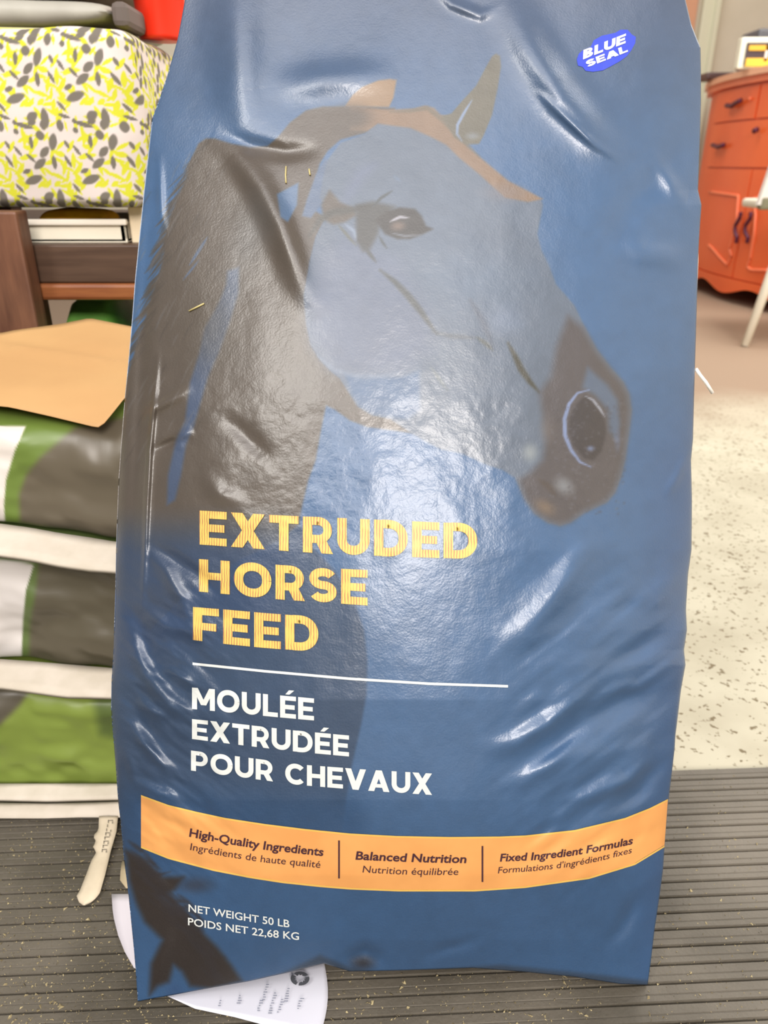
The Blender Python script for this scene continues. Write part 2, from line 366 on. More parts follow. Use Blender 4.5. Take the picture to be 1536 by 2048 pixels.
for k in range(70):
    y0 = rng.uniform(300, 900); x0 = rng.uniform(300, 460)-(y0-300)*0.10; ln = rng.uniform(20, 60)
    A.line([(x0, y0), (x0-ln*0.3, y0+ln*0.5), (x0-ln*0.5, y0+ln)], rng.uniform(2, 4), (98,96,96) if rng.random() < .5 else (54,48,44), 2, 0.35)
# head
head = [(763,242),(800,244),(830,250),(860,262),(893,284),(925,310),(960,342),(990,366),(1020,384),(1056,396),(1082,398),(1086,410),(1080,442),(1075,468),(1083,500),(1099,533),(1112,568),(1149,611),(1169,652),(1194,698),(1222,735),(1247,763),(1259,788),(1264,821),(1259,862),(1251,919),(1243,952),(1231,985),(1214,1005),(1169,1026),(1140,1046),(1120,1052),(1095,1046),(1067,1026),(1046,993),(1030,956),(1005,940),(976,931),(923,907),(882,899),(853,884),(825,868),(780,838),(746,830),(717,813),(698,784),(680,756),(662,742),(640,719),(622,690),(613,648),(608,590),(614,560),(620,523),(632,474),(646,445),(672,440),(652,420),(640,395),(645,360),(655,320),(681,286),(730,268)]
A.poly(head, FACE, 2.5)
A.poly([(640,500),(700,470),(800,520),(860,620),(860,700),(800,745),(720,750),(660,738),(625,690),(613,600)], (84,92,110), 30, 0.8)
A.poly([(690,748),(730,757),(800,754),(838,742),(840,820),(815,838),(780,834),(744,828),(716,810),(700,782)], (60,82,110), 7)
A.line([(636,712),(668,740),(710,751),(760,754),(810,742)], 8, (96,108,126), 6, 0.7)
A.blob(960,560,200,110,(78,92,110),0.6); A.blob(1010,480,90,60,(74,84,98),0.5)
# forelock, poll and mane line down the forehead
A.poly([(700,213),(776,220),(828,217),(850,211),(868,216),(880,229),(893,232),(912,262),(935,293),(974,326),(1017,362),(1056,382),(1086,398),(1056,404),(1010,395),(984,372),(958,348),(919,316),(893,290),(860,273),(821,256),(782,251),(756,247),(735,262),(700,260)], (110,90,72), 3)
A.line([(780,224),(820,222),(855,216),(885,240),(915,270),(960,315)], 9, (84,78,66), 3, 0.8)
A.poly([(690,213),(705,190),(724,174),(756,161),(780,158),(793,160),(787,195),(778,214)], (118,96,72), 2.5)
A.blob(702,236,62,40,DK,0.95,0,0.2)
A.blob(1010,385,70,30,(104,98,100),0.5)
# right ear
A.poly([(883,232),(903,227),(925,201),(952,172),(971,136),(984,113),(992,107),(1000,112),(1002,133),(995,178),(984,230),(968,269),(958,288),(929,289),(908,274)], (84,80,68), 2)
A.line([(944,200),(928,226),(915,250),(914,268),(924,282)], 6, (104,118,142), 2)
A.blob(945,272,22,12,(104,110,116),0.7)
# eye and surrounding shadow
A.poly([(659,380),(680,404),(707,416),(713,430),(690,444),(668,449),(648,441),(642,410)], DK, 5)
A.line([(620,470),(640,440),(665,425),(715,418),(750,412)], 14, (58,58,54), 6, 0.8)
A.poly([(712,410),(745,403),(790,413),(760,440),(756,468),(740,498),(726,503),(712,482)], (58,56,52), 7, 0.9)
A.poly([(750,440),(770,423),(800,415),(830,418),(843,432),(852,452),(866,458),(846,468),(820,478),(795,478),(770,468)], (48,44,40), 4)
A.blob(796,452,24,15,(104,88,78),0.8,-0.1); A.line([(780,443),(800,434),(818,436)], 6, (150,150,160), 2, 0.8)
A.line([(782,466),(810,472),(840,470)], 4, (116,124,138), 2, 0.6)
A.line([(745,414),(762,396),(784,382)], 6, (56,60,62), 2); A.line([(676,449),(694,470),(712,491)], 6, (78,80,74), 2)
A.line([(724,488),(738,506),(752,524)], 8, (60,62,62), 3); A.line([(758,472),(766,486),(774,497)], 5, (56,60,62), 2)
A.line([(690,448),(708,462),(712,480)], 7, (116,128,146), 3, 0.7)
A.line([(788,352),(800,362)], 5, (82,100,124), 3, 0.6); A.line([(750,330),(720,350),(690,400)], 22, (86,94,118), 16, 0.5)
# cheek bone, folds at the mouth
A.line([(760,540),(790,564),(815,590),(841,622),(862,652),(874,668)], 13, (58,60,58), 4, 0.9)
A.line([(865,664),(900,672),(950,676)], 9, (70,74,78), 5, 0.7)
A.line([(940,600),(965,640),(985,690)], 12, (68,72,82), 7, 0.6)
A.line([(1016,686),(1030,712),(1042,738),(1060,764),(1078,784)], 12, (56,54,44), 4, 0.95)
A.line([(955,675),(975,690),(985,700)], 8, (66,66,56), 4, 0.7); A.line([(862,735),(880,760),(895,780)], 7, (100,104,96), 4, 0.5)
A.blob(1010,640,60,50,(104,116,136),0.5)
# muzzle
A.poly([(1136,632),(1112,698),(1103,752),(1080,785),(1087,840),(1092,880),(1086,919),(1062,944),(1038,960),(1052,1000),(1072,1026),(1098,1042),(1120,1049),(1140,1043),(1169,1022),(1210,1003),(1228,983),(1240,950),(1248,918),(1256,860),(1260,822),(1256,790),(1244,766),(1220,738),(1192,702),(1166,656)], (70,66,68), 12)
A.poly([(1175,735),(1215,770),(1235,800),(1240,850),(1232,880),(1218,860),(1216,820),(1190,790),(1165,775)], (74,90,112), 8, 0.8)
A.poly([(1171,791),(1150,811),(1139,837),(1137,863),(1147,892),(1168,916),(1186,921),(1203,902),(1212,869),(1210,843),(1197,819),(1181,800)], (52,48,50), 4)
A.line([(1178,780),(1155,786),(1138,808),(1129,838),(1130,870),(1142,900),(1160,924),(1182,934)], 8, (106,120,152), 2, 0.95)
A.line([(1170,792),(1186,800),(1200,818),(1210,834)], 5, (128,132,142), 1.5, 0.9)
A.blob(1181,897,12,9,(92,104,132),0.9); A.blob(1235,880,10,36,(84,96,120),0.6)
A.blob(1128,972,34,26,(112,116,120),0.8,0.6); A.blob(1060,905,26,30,(124,130,132),0.8)
A.line([(1078,960),(1096,972),(1110,990)], 12, (66,58,54), 5, 0.8)
A.blob(1090,1014,36,22,(110,94,78),0.7,0.5); A.blob(1095,860,24,44,(92,86,84),0.5)
for k in range(260):
    x0 = rng.uniform(1100, 1250); y0 = rng.uniform(800, 1030)
    A.blob(x0, y0, rng.uniform(2.5, 6), rng.uniform(2.5, 6), (96,98,108) if rng.random() < .4 else (56,52,56), 0.3)
# small dark horse low on the left
leg = [(252,1700),(285,1715),(305,1735),(325,1754),(368,1754),(350,1780),(322,1793),(330,1806),(364,1820),(396,1856),(435,1895),(461,1928),(484,1962),(422,1978),(380,1972),(364,1943),(347,1930),(338,1964),(315,1972),(299,1990),(302,1927),(325,1880),(289,1844),(272,1806),(258,1760)]
A.poly(leg, (40,34,32), 9)
for k in range(60):
    x0 = rng.uniform(262, 430); y0 = 1700+(x0-262)*1.3+rng.normal(0, 22); A.line([(x0-18, y0-12), (x0+6, y0+8), (x0+rng.uniform(10,40), y0+rng.uniform(0,40))], rng.uniform(4,10), (40,36,38), 4, 0.6)
A.blob(390,1770,60,26,(40,40,48),0.6); A.blob(725,1925,42,24,(36,36,42),0.9); A.blob(350,1990,30,40,(40,62,96),0.6)  # blob at bottom centre paints shade into the pinched crease
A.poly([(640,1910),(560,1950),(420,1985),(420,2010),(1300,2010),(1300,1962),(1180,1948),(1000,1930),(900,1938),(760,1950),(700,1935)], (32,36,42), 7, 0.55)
A.c *= (1+0.035*vnoise(PX, PY, 26, 21, 3)+0.03*vnoise(PX, PY, 160, 22, 2))[:, None]
# back of the bag, closed with the front at the side seams
def back_pts():
    r = rays(PX, PY); t = ((PL-CAM) @ NRM)/(r @ NRM); P = CAM + r*t[:, None]
    l = fL(PY); q = 2*(PX-l)/(fR(PY)-l)-1; e = np.clip(1-np.abs(q)**3, 0, 1)**0.6
    tb = np.interp(PY, [-230, 0, 600, 1500, 1900, 2003], [0.004, 0.012, 0.03, 0.09, 0.11, 0.085])
    ev = np.clip(sv*np.ones_like(su), 0, 1).ravel(); rim = smooth01((1-ev)/0.0025)*0+1
    P = P + np.array([0, 1.0, 0])*(e*tb)[:, None]; P[:, 2] = np.maximum(P[:, 2], 0.0012); 
    return P
BK = back_pts().reshape(NR, NC, 3)[::5, ::5]; nbr, nbc = BK.shape[:2]
V = np.vstack([front, BK.reshape(-1, 3)])
Fr = grid_faces(NR, NC, 0, True); nf0 = len(front)
Bk = grid_faces(nbr, nbc, nf0)
# stitched rim: triangles/quads between the front rim and the coarser back rim
def rim(front_ids, back_ids, flip):
    fs = []; nF = len(front_ids)-1; nB = len(back_ids)-1
    for k in range(nF):
        a = back_ids[min(int(round(k*nB/nF)), nB)]; c = back_ids[min(int(round((k+1)*nB/nF)), nB)]
        q = (front_ids[k], front_ids[k+1], c, a); fs.append(q[::-1] if flip else q)
    return fs
fi = np.arange(NR*NC).reshape(NR, NC); bi = nf0+np.arange(nbr*nbc).reshape(nbr, nbc)
R_ = rim(fi[0], bi[0], False)+rim(fi[-1], bi[-1], True)+rim(fi[:, 0], bi[:, 0], True)+rim(fi[:, -1], bi[:, -1], False)
R_ = [q for q in R_ if len(set(q)) == 4]
# degenerate rim quads (same back vertex) become triangles in a second mesh pass
tri = [tuple(dict.fromkeys(q)) for q in rim(fi[0], bi[0], False)+rim(fi[-1], bi[-1], True)+rim(fi[:, 0], bi[:, 0], True)+rim(fi[:, -1], bi[:, -1], False) if len(set(q)) == 3]
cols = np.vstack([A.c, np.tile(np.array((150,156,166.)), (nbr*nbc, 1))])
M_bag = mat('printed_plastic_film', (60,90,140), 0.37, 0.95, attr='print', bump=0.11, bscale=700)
bag = empty('feed_bag', tuple((PL+PR)/2))
tag(bag, 'large blue horse feed sack with yellow lettering leaning upright on the mat', 'feed bag')
Fall = np.vstack([Fr, Bk, np.array(R_, int).reshape(-1, 4)])
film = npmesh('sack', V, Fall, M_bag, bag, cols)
me = film.data; bm = bmesh.new(); bm.from_mesh(me); bm.verts.ensure_lookup_table()
for t_ in tri:
    try: f_ = bm.faces.new([bm.verts[int(i)] for i in t_]); f_.smooth = True
    except ValueError: pass
bm.to_mesh(me); bm.free()

# rear side panel showing past the right edge
M_seam = mat('pale_seam_film', (226,222,222), 0.35, 0.5)
ys = np.linspace(-200, 1260, 160)
wd = np.interp(ys, [-200,60,110,200,330,395,415,520,800,880,960,1100,1260],[0,2,5,10,10,8,4,11,7,4,7,6,0])
rr = fR(ys); a0 = at_y(rr-6, ys, 1.0); 
r_ = rays(rr-8, ys); t0 = ((PL-CAM) @ NRM)/(r_ @ NRM); Pa = CAM+r_*t0[:, None]+np.array([0,0.004,0])
r_ = rays(rr+wd, ys); t0 = ((PL-CAM) @ NRM)/(r_ @ NRM); Pb = CAM+r_*t0[:, None]+np.array([0,0.010,0])
Vg = np.stack([Pa, Pb, Pb+np.array([0,0.003,0]), Pa+np.array([0,0.004,0])], 1).reshape(-1, 3); Fg = []
for k in range(len(ys)-1):
    for c in range(4): Fg.append((4*k+c, 4*k+(c+1) % 4, 4*k+4+(c+1) % 4, 4*k+4+c))
o = npmesh('side_gusset', Vg, np.array(Fg), M_seam, bag); tag(o, 'pale reverse film showing along the right edge')
ths = [bag_pt(np.array([1388.]), np.array([738.]))[0]+np.array([0,0.004,0])]
tp = at_y(np.array([1392., 1400., 1412., 1425.]), np.array([738., 750., 765., 786.]), float(ths[0][1]))
o = tube('thread_tail', tp, 0.0013, mat('white_thread', (245,240,232), 0.6), bag, 8); tag(o, 'white loose thread end')
# sewn top closure tape (above the frame)
xs = np.linspace(372, 1334, 60); tpv = []
for x_ in xs:
    tpv += [bag_pt(np.array([x_]), np.array([-215.]), 0.002)[0], bag_pt(np.array([x_]), np.array([-250.]), 0.002)[0], bag_pt(np.array([x_]), np.array([-250.]), -0.006)[0], bag_pt(np.array([x_]), np.array([-215.]), -0.006)[0]]
Ft = [(4*k+c, 4*k+(c+1) % 4, 4*k+4+(c+1) % 4, 4*k+4+c) for k in range(59) for c in range(4)]
o = npmesh('closure_tape', np.array(tpv), np.array(Ft), M_seam, bag, smooth=False)

# ---- printed parts of the bag that stand on the film
def strip_on_bag(name, topP, botP, x0, x1, m, off=0.0005, step=4, xedge=None):
    nx = max(2, int((x1-x0)/step)+1); X = np.linspace(x0, x1, nx); T = np.interp(X, *zip(*topP)); B = np.interp(X, *zip(*botP))
    ny = max(2, int(np.max(B-T)/step)+1); t = np.linspace(0, 1, ny)[:, None]
    yy_ = T*(1-t)+B*t; xx_ = X*np.ones_like(t)
    if xedge: xx_ = xx_ + xedge(xx_, t*np.ones_like(xx_))
    P = bag_pt(xx_.ravel(), yy_.ravel(), off); return npmesh(name, P, grid_faces(ny, nx, 0, True), m, bag)
bt = [(282,1590),(337,1610),(395,1624),(451,1636),(530,1648),(610,1658),(700,1667),(792,1672),(900,1674),(1000,1673),(1050,1671),(1150,1660),(1250,1636),(1300,1616),(1336,1598)]
bb_ = [(282,1696),(337,1718),(428,1742),(500,1756),(565,1766),(640,1774),(701,1779),(800,1783),(884,1783),(950,1783),(1050,1776),(1178,1758),(1270,1730),(1336,1690)]
M_band = mat('orange_print', (214,152,88), 0.45, 0.4, col2=(206,144,82), scale=30)
M_bandedge = mat('yellow_print_edge', (208,168,84), 0.42, 0.4)
off1 = 0.0004
shr = lambda X, t: -(X-282)/(1336-282)*7*t
strip_on_bag('print_band', bt, bb_, 282, 1336, M_band, off1, 4, shr)
strip_on_bag('band_border', bt, [(x, y+3.5) for x, y in bt], 282, 1336, M_bandedge, off1*1.6, 3)
strip_on_bag('band_border', [(x, y-3.5) for x, y in bb_], bb_, 282, 1329, M_bandedge, off1*1.6, 3)
M_white = mat('white_print', (203,206,202), 0.45, 0.4); M_navy = mat('dark_print', (62,34,44), 0.5, 0.4)
strip_on_bag('rule_line', [(385,1325),(530,1340),(700,1355),(860,1365),(1016,1370)], [(385,1330),(530,1345),(700,1360),(860,1370),(1016,1375)], 385, 1016, M_white, 0.0005, 3)
for xd_, a_, b_ in ((678,1681,1757),(965,1692,1764)):
    strip_on_bag('divider_line', [(xd_-2,a_),(xd_+2,a_)], [(xd_-2,b_),(xd_+2,b_)], xd_-1.7, xd_+1.7, M_navy, 0.0008, 2)

# ---- block lettering drawn stroke by stroke (unit cap height)
def arc(cx, cy, rx, ry, a0, a1, n=18, p=2.0):
    out = []
    for k in range(n+1):
        a = math.radians(a0+(a1-a0)*k/n); c, s_ = math.cos(a), math.sin(a)
        out.append((cx+rx*math.copysign(abs(c)**(2/p), c), cy+ry*math.copysign(abs(s_)**(2/p), s_)))
    return out
def stroke(pts, w_):
    pts = [np.array(p, float) for p in pts]; out = []
    for i, p in enumerate(pts):
        t = pts[min(i+1, len(pts)-1)]-pts[max(i-1, 0)]; t /= np.linalg.norm(t)+1e-9; n = np.array([-t[1], t[0]])
        out.append((p+n*w_/2, p-n*w_/2))
    return out
def rect(x0, y0, x1, y1):
    return [((x0, y1), (x0, y0)), ((x1, y1), (x1, y0))]
def diag(x0, x1, w_, y0=0.0, y1=1.0): return [((x0, y0), (x0+w_, y0)), ((x1, y1), (x1+w_, y1))]
def glyph(ch, w_):
    h = w_/2; wh = w_*0.88
    if ch == ' ': return [], 0.36
    if ch in 'EÉ':
        W = 0.72; s_ = [rect(0,0,w_,1), rect(w_*.9,1-wh,W,1), rect(w_*.9,.5-wh/2,W*.92,.5+wh/2), rect(w_*.9,0,W,wh)]
        if ch == 'É': s_.append([((0.24,1.07),(0.42,1.07)),((0.40,1.27),(0.64,1.27))])
        return s_, W
    if ch == 'F': W = 0.70; return [rect(0,0,w_,1), rect(w_*.9,1-wh,W,1), rect(w_*.9,.44-wh/2,W*.9,.44+wh/2)], W
    if ch == 'L': W = 0.68; return [rect(0,0,w_,1), rect(w_*.9,0,W,wh)], W
    if ch == 'H': W = 0.84; return [rect(0,0,w_,1), rect(W-w_,0,W,1), rect(w_*.9,.5-wh/2,W-w_*.9,.5+wh/2)], W
    if ch == 'I': return [rect(0,0,w_,1)], w_
    if ch == 'T': W = 0.78; return [rect(0,1-wh,W,1), rect(W/2-h,0,W/2+h,1-wh*.9)], W
    if ch == 'X': W = 0.90; return [diag(0,W-w_*1.25,w_*1.25), diag(W-w_*1.25,0,w_*1.25)], W
    if ch == 'V': W = 0.96; return [diag(W/2-w_*.6,0,w_*1.2), diag(W/2-w_*.6,W-w_*1.2,w_*1.2)], W
    if ch == 'A': W = 0.98; return [diag(0,W/2-w_*.6,w_*1.2), diag(W-w_*1.2,W/2-w_*.6,w_*1.2), rect(W*.24,.18,W*.76,.18+wh*.85)], W
    if ch == 'M': W = 1.04; return [rect(0,0,w_,1), rect(W-w_,0,W,1), diag(W/2-w_*.5,w_*.1,w_*1.05,.22,1), diag(W/2-w_*.5,W-w_*1.15,w_*1.05,.22,1)], W
    if ch == 'O': W = 1.02; return [stroke(arc(W/2,.5,W/2-h,.5-h+.01,0,360,40,2.15), w_)], W
    if ch == 'C': W = 0.90; return [stroke(arc(W*.54,.5,W*.54-h,.5-h+.01,42,318,32,2.1), w_)], W
    if ch == 'U': W = 0.86; return [stroke([(h,1.0),(h,.45)]+arc(W/2,.42,W/2-h,.42-h,180,360,22,2.1)+[(W-h,.45),(W-h,1.0)], w_)], W
    if ch == 'D': W = 0.90; return [rect(0,0,w_,1), stroke([(w_*.85,1-wh/2),(W*.42,1-wh/2)]+arc(W*.42,.5,W*.58-h,.5-wh/2,90,-90,22,2.2)+[(w_*.85,wh/2)], w_*.95)], W
    if ch in 'PR':
        W = 0.80; s_ = [rect(0,0,w_,1), stroke([(w_*.85,1-wh/2),(W*.50,1-wh/2)]+arc(W*.50,.64,W*.48-h,.36-wh/2,90,-90,18,2.1)+[(w_*.85,.28+wh/2)], w_*.9)]
        if ch == 'R': s_.append(diag(W-w_*1.2,W*.42,w_*1.2,0,.34))
        return s_, W
    if ch == 'B':
        W = 0.78; return [rect(0,0,w_,1), stroke([(w_*.85,1-wh/2),(W*.5,1-wh/2)]+arc(W*.5,.73,W*.42-h,.27-wh/2,90,-90,12)+[(w_*.85,.46+wh/2)], w_*.85), stroke([(w_*.85,.54-wh/2),(W*.5,.54-wh/2)]+arc(W*.5,.27,W*.5-h,.27-wh/2,90,-90,12)+[(w_*.85,wh/2)], w_*.85)], W
    if ch == 'S':
        W = 0.76; r = (1-w_)/4; rx = W/2-h
        return [stroke(arc(W/2,.5+r,rx,r,25,270,22,2.1)+arc(W/2,.5-r,rx,r,90,-155,22,2.1)[1:], w_*.95)], W
    return [], 0.3
def put(name, strokes_px, m, off=0.0006, label=None, dz=0.00004):
    Vv = []; Ff = []
    for k, prs in enumerate(strokes_px):
        pr2 = []
        for i in range(len(prs)-1):
            a = np.array(prs[i]); c = np.array(prs[i+1]); n = max(1, int(np.linalg.norm(a.mean(0)-c.mean(0))/3.5))
            for q in range(n): pr2.append(a+(c-a)*q/n)
        pr2.append(np.array(prs[-1])); nw = 6
        b0 = sum(len(v) for v in Vv); pts = []
        for a in pr2:
            for q in range(nw+1): pts.append(a[0]+(a[1]-a[0])*q/nw)
        pts = np.array(pts); Vv.append(bag_pt(pts[:,0], pts[:,1], off+dz*(k % 5)))
        Ff.append(grid_faces(len(pr2), nw+1, b0))
    o = npmesh(name, np.vstack(Vv), np.vstack(Ff), m, bag)
    if label: tag(o, label)
    return o
def block_text(name, s_, w_, basep, topp, gap, m, label=None, slant=0.0, off=0.0006):
    items = []; x = 0
    for ch in s_:
        st, W = glyph(ch, w_); items.append((x, st)); x += W+gap
    tot = x-gap; x0, x1 = basep[0][0], basep[-1][0]; sc = (x1-x0)/tot; out = []
    for gx, st in items:
        for prs in st:
            pp = []
            for pr in prs:
                q = []
                for (u, v_) in pr:
                    X = x0+(gx+u)*sc; B = np.interp(X, *zip(*basep)); T = np.interp(X, *zip(*topp)); q.append((X+slant*v_*(B-T), B-(B-T)*v_))
                pp.append(q)
            out.append(pp)
    return put(name, out, m, off, label)
M_gold = bpy.data.materials.new('yellow_hatched_print'); M_gold.use_nodes = True
nt = M_gold.node_tree; N = nt.nodes; K = nt.links; b = N['Principled BSDF']; b.inputs['Roughness'].default_value = 0.45
tc = N.new('ShaderNodeTexCoord'); wv = N.new('ShaderNodeTexWave'); wv.bands_direction = 'X'; wv.inputs['Scale'].default_value = 170; wv.inputs['Distortion'].default_value = 2.0; wv.inputs['Detail'].default_value = 2
nz = N.new('ShaderNodeTexNoise'); nz.inputs['Scale'].default_value = 90; K.new(tc.outputs['Object'], wv.inputs['Vector']); K.new(tc.outputs['Object'], nz.inputs['Vector'])
mm = N.new('ShaderNodeMath'); mm.operation = 'MULTIPLY'; K.new(wv.outputs['Fac'], mm.inputs[0]); K.new(nz.outputs['Fac'], mm.inputs[1])
rp = N.new('ShaderNodeValToRGB'); rp.color_ramp.elements[0].position = 0.22; rp.color_ramp.elements[1].position = 0.5
rp.color_ramp.elements[0].color = L4((212,180,92)); rp.color_ramp.elements[1].color = L4((170,120,76)); K.new(mm.outputs[0], rp.inputs[0]); K.new(rp.outputs[0], b.inputs['Base Color'])
block_text('lettering', 'EXTRUDED', 0.25, [(399,1089),(470,1094),(560,1101),(660,1108),(770,1112),(880,1116),(955,1117)], [(399,1021),(470,1025),(560,1031),(660,1035),(770,1040),(880,1045),(955,1047)], 0.115, M_gold, 'yellow lettering EXTRUDED')
block_text('lettering', 'HORSE', 0.25, [(398,1183),(470,1190),(560,1199),(650,1205),(735,1211)], [(398,1118),(470,1123),(560,1130),(650,1136),(735,1140)], 0.115, M_gold, 'yellow lettering HORSE')
block_text('lettering', 'FEED', 0.25, [(386,1280),(450,1288),(540,1297),(637,1303)], [(386,1214),(450,1219),(540,1227),(637,1234)], 0.115, M_gold, 'yellow lettering FEED')
block_text('lettering', 'MOULÉE', 0.23, [(384,1418),(450,1424),(540,1433),(628,1441)], [(384,1375),(450,1380),(540,1389),(628,1397)], 0.10, M_white, 'white lettering MOULÉE')
block_text('lettering', 'EXTRUDÉE', 0.23, [(384,1478),(480,1490),(590,1503),(698,1513)], [(384,1438),(480,1448),(590,1461),(698,1471)], 0.10, M_white, 'white lettering EXTRUDÉE')
block_text('lettering', 'POUR CHEVAUX', 0.23, [(382,1541),(470,1553),(600,1570),(730,1581),(864,1590)], [(382,1501),(470,1512),(600,1529),(730,1539),(864,1547)], 0.10, M_white, 'white lettering POUR CHEVAUX')
# brand patch
lg = [(862,290),(872,262),(890,246),(930,228),(945,196),(985,174),(1050,160),(1075,145),(1110,145),(1130,168),(1150,180),(1147,210),(1128,245),(1105,275),(1070,300),(1030,322),(990,343),(940,350),(905,345),(890,326),(868,320)]
lg = [(800+x/2.438, y/2.438) for x, y in lg]
bm = bmesh.new(); vs = [bm.verts.new((x, y, 0)) for x, y in lg]; bm.faces.new(vs); bmesh.ops.triangulate(bm, faces=bm.faces)
for _ in range(3): bmesh.ops.subdivide_edges(bm, edges=[e for e in bm.edges if e.calc_length() > 7], cuts=1, use_grid_fill=False); bmesh.ops.triangulate(bm, faces=bm.faces)
vv = np.array([v.co[:2] for v in bm.verts]); P = bag_pt(vv[:,0], vv[:,1], 0.0004)
for v_, p_ in zip(bm.verts, P): v_.co = p_
lo_ = frombm('logo_patch', bm, mat('violet_blue_print', (58,74,190), 0.42, 0.4), bag); tag(lo_, 'bright violet-blue logo patch')
def rot_text(s_, w_, ox, oy, ex, ey, cap, m, slant, label):
    items = []; x = 0
    for ch in s_:
        st, W = glyph(ch, w_); items.append((x, st)); x += W+0.07
    tot = x-0.07; d = np.array([ex-ox, ey-oy], float); n = np.array([0, -1.0]); out = []
    for gx, st in items:
        for prs in st: out.append([[tuple(np.array([ox, oy])+d*((gx+u)/tot)+n*v_*cap+np.array([slant*v_*cap, 0])) for (u, v_) in pr] for pr in prs])
    put('logo_lettering', out, m, 0.0009, label)
M_logo = mat('logo_white', (232,234,244), 0.45)
rot_text('BLUE', 0.27, 1166, 119, 1251, 86, 19, M_logo, 0.05, 'white lettering BLUE')
rot_text('SEAL', 0.27, 1174, 135, 1256, 103, 13, M_logo, -0.25, 'white lettering SEAL')

# ---- small print set with the built-in face
def font_mesh(txt, bold):
    cu = bpy.data.curves.new('t', 'FONT'); cu.body = txt; cu.size = 1.0; cu.offset = bold; cu.resolution_u = 3; cu.fill_mode = 'FRONT'
    ob = bpy.data.objects.new('t', cu); COL.objects.link(ob); dg = bpy.context.evaluated_depsgraph_get()
    me = bpy.data.meshes.new_from_object(ob.evaluated_get(dg)); bpy.data.objects.remove(ob); return me
def small_text(txt, bold, basep, cap, m, slant=0.0, off=0.0009, label=None, name='small_lettering'):
    me = font_mesh(txt, bold); bm = bmesh.new(); bm.from_mesh(me)
    xs_ = [v.co.x for v in bm.verts]; mn, mxx = min(xs_), max(xs_); x0, x1 = basep[0][0], basep[-1][0]
    for v in bm.verts: v.co.x = (v.co.x-mn)/(mxx-mn)*(x1-x0)+x0; v.co.y = v.co.y/0.73*cap
    for _ in range(2): bmesh.ops.subdivide_edges(bm, edges=[e for e in bm.edges if e.calc_length() > 9], cuts=1); bmesh.ops.triangulate(bm, faces=bm.faces)
    a = np.array([v.co[:2] for v in bm.verts]); X = a[:,0]; Y = np.interp(X, *zip(*basep))-a[:,1]
    P = bag_pt(X+slant*a[:,1], Y, off)
    for v, p in zip(bm.verts, P): v.co = p
    me2 = bpy.data.meshes.new(name); bm.to_mesh(me2); bm.free(); o = link(name, me2, m, bag)
    tag(o, label); return o
small_text('High-Quality Ingredients', 0.022, [(378,1673),(440,1685),(520,1698),(590,1706),(646,1712)], 17, M_navy, 0.16, label='dark bold small lettering')
small_text('Ingrédients de haute qualité', 0.0, [(380,1700),(450,1713),(520,1724),(590,1731),(640,1736)], 14.5, M_navy, 0.16, label='dark slanted small lettering')
small_text('Balanced Nutrition', 0.022, [(711,1719),(800,1723),(870,1725),(932,1726)], 17, M_navy, 0.16, label='dark bold small lettering')
small_text('Nutrition équilibrée', 0.0, [(725,1745),(800,1749),(860,1750),(916,1750)], 14.5, M_navy, 0.16, label='dark slanted small lettering')
small_text('Fixed Ingredient Formulas', 0.022, [(1000,1723),(1070,1720),(1140,1712),(1200,1702),(1265,1688)], 16, M_navy, 0.16, label='dark bold small lettering')
small_text("Formulations d'ingrédients fixes", 0.0, [(996,1747),(1070,1742),(1140,1734),(1200,1722),(1263,1706)], 13.5, M_navy, 0.16, label='dark slanted small lettering')
small_text('NET WEIGHT 50 LB', 0.012, [(377,1823),(440,1833),(510,1845),(579,1855)], 15.5, M_white, 0.0, label='white lettering NET WEIGHT 50 LB')
small_text('POIDS NET 22,68 KG', 0.012, [(376,1850),(440,1860),(520,1872),(598,1880)], 15.5, M_white, 0.0, label='white lettering POIDS NET 22,68 KG')

# ---- bits of straw on the bag
M_straw = mat('dry_straw', (186,172,118), 0.6)
st = [([(378,622),(394,614),(408,607)],1.6,'short bent straw stalk stuck on the sack over the horse mane'),([(572,333),(571,350),(572,366)],1.4,'upright pale straw sliver stuck on the horse neck print'),([(618,338),(620,350)],1.5,'tiny pale chaff fleck right of the upright straw sliver')]
for P_, r_, lb in st:
    P_ = np.array(P_, float); q = bag_pt(P_[:,0], P_[:,1], 0.0009)
    o = tube('straw_bit', q, r_*0.0004, M_straw, None, 6); tag(o, lb, 'straw', 'straw bits on the sack')

# ================================================================ PAPERS AT THE FOOT OF THE BAG
M_paper = mat('white_coated_paper', (208,208,218), 0.5, 0.4)
def sheet(name, rows, m, th=0.0006, parent=None, smooth=True):   # rows: list of lists of 3-D points
    R = np.array(rows, float); nr, nc = R.shape[:2]; V_ = np.vstack([R.reshape(-1,3), R.reshape(-1,3)-np.array([0,0,th])])
    Fq = [grid_faces(nr, nc, 0, True), grid_faces(nr, nc, nr*nc, False)]
    ids = np.arange(nr*nc).reshape(nr, nc); per = list(ids[0,:])+list(ids[1:,-1])+list(ids[-1,-2::-1])+list(ids[-2:0:-1,0]); k = nr*nc
    Fq.append(np.array([(per[i], per[(i+1)%len(per)], per[(i+1)%len(per)]+k, per[i]+k) for i in range(len(per))]))
    return npmesh(name, V_, np.vstack(Fq), m, parent, smooth=smooth)
paper = empty('paper_tag', tuple(at_z(560, 2000, 0)))
tag(paper, 'white printed paper tag poking out from under the sack bottom', 'paper')
tl = [(335,1990),(420,1968),(500,1950),(580,1934),(636,1920),(647,1918)]; bl = [(335,1992),(390,2017),(470,2034),(530,2050),(600,2068),(640,2072)]
rows = []
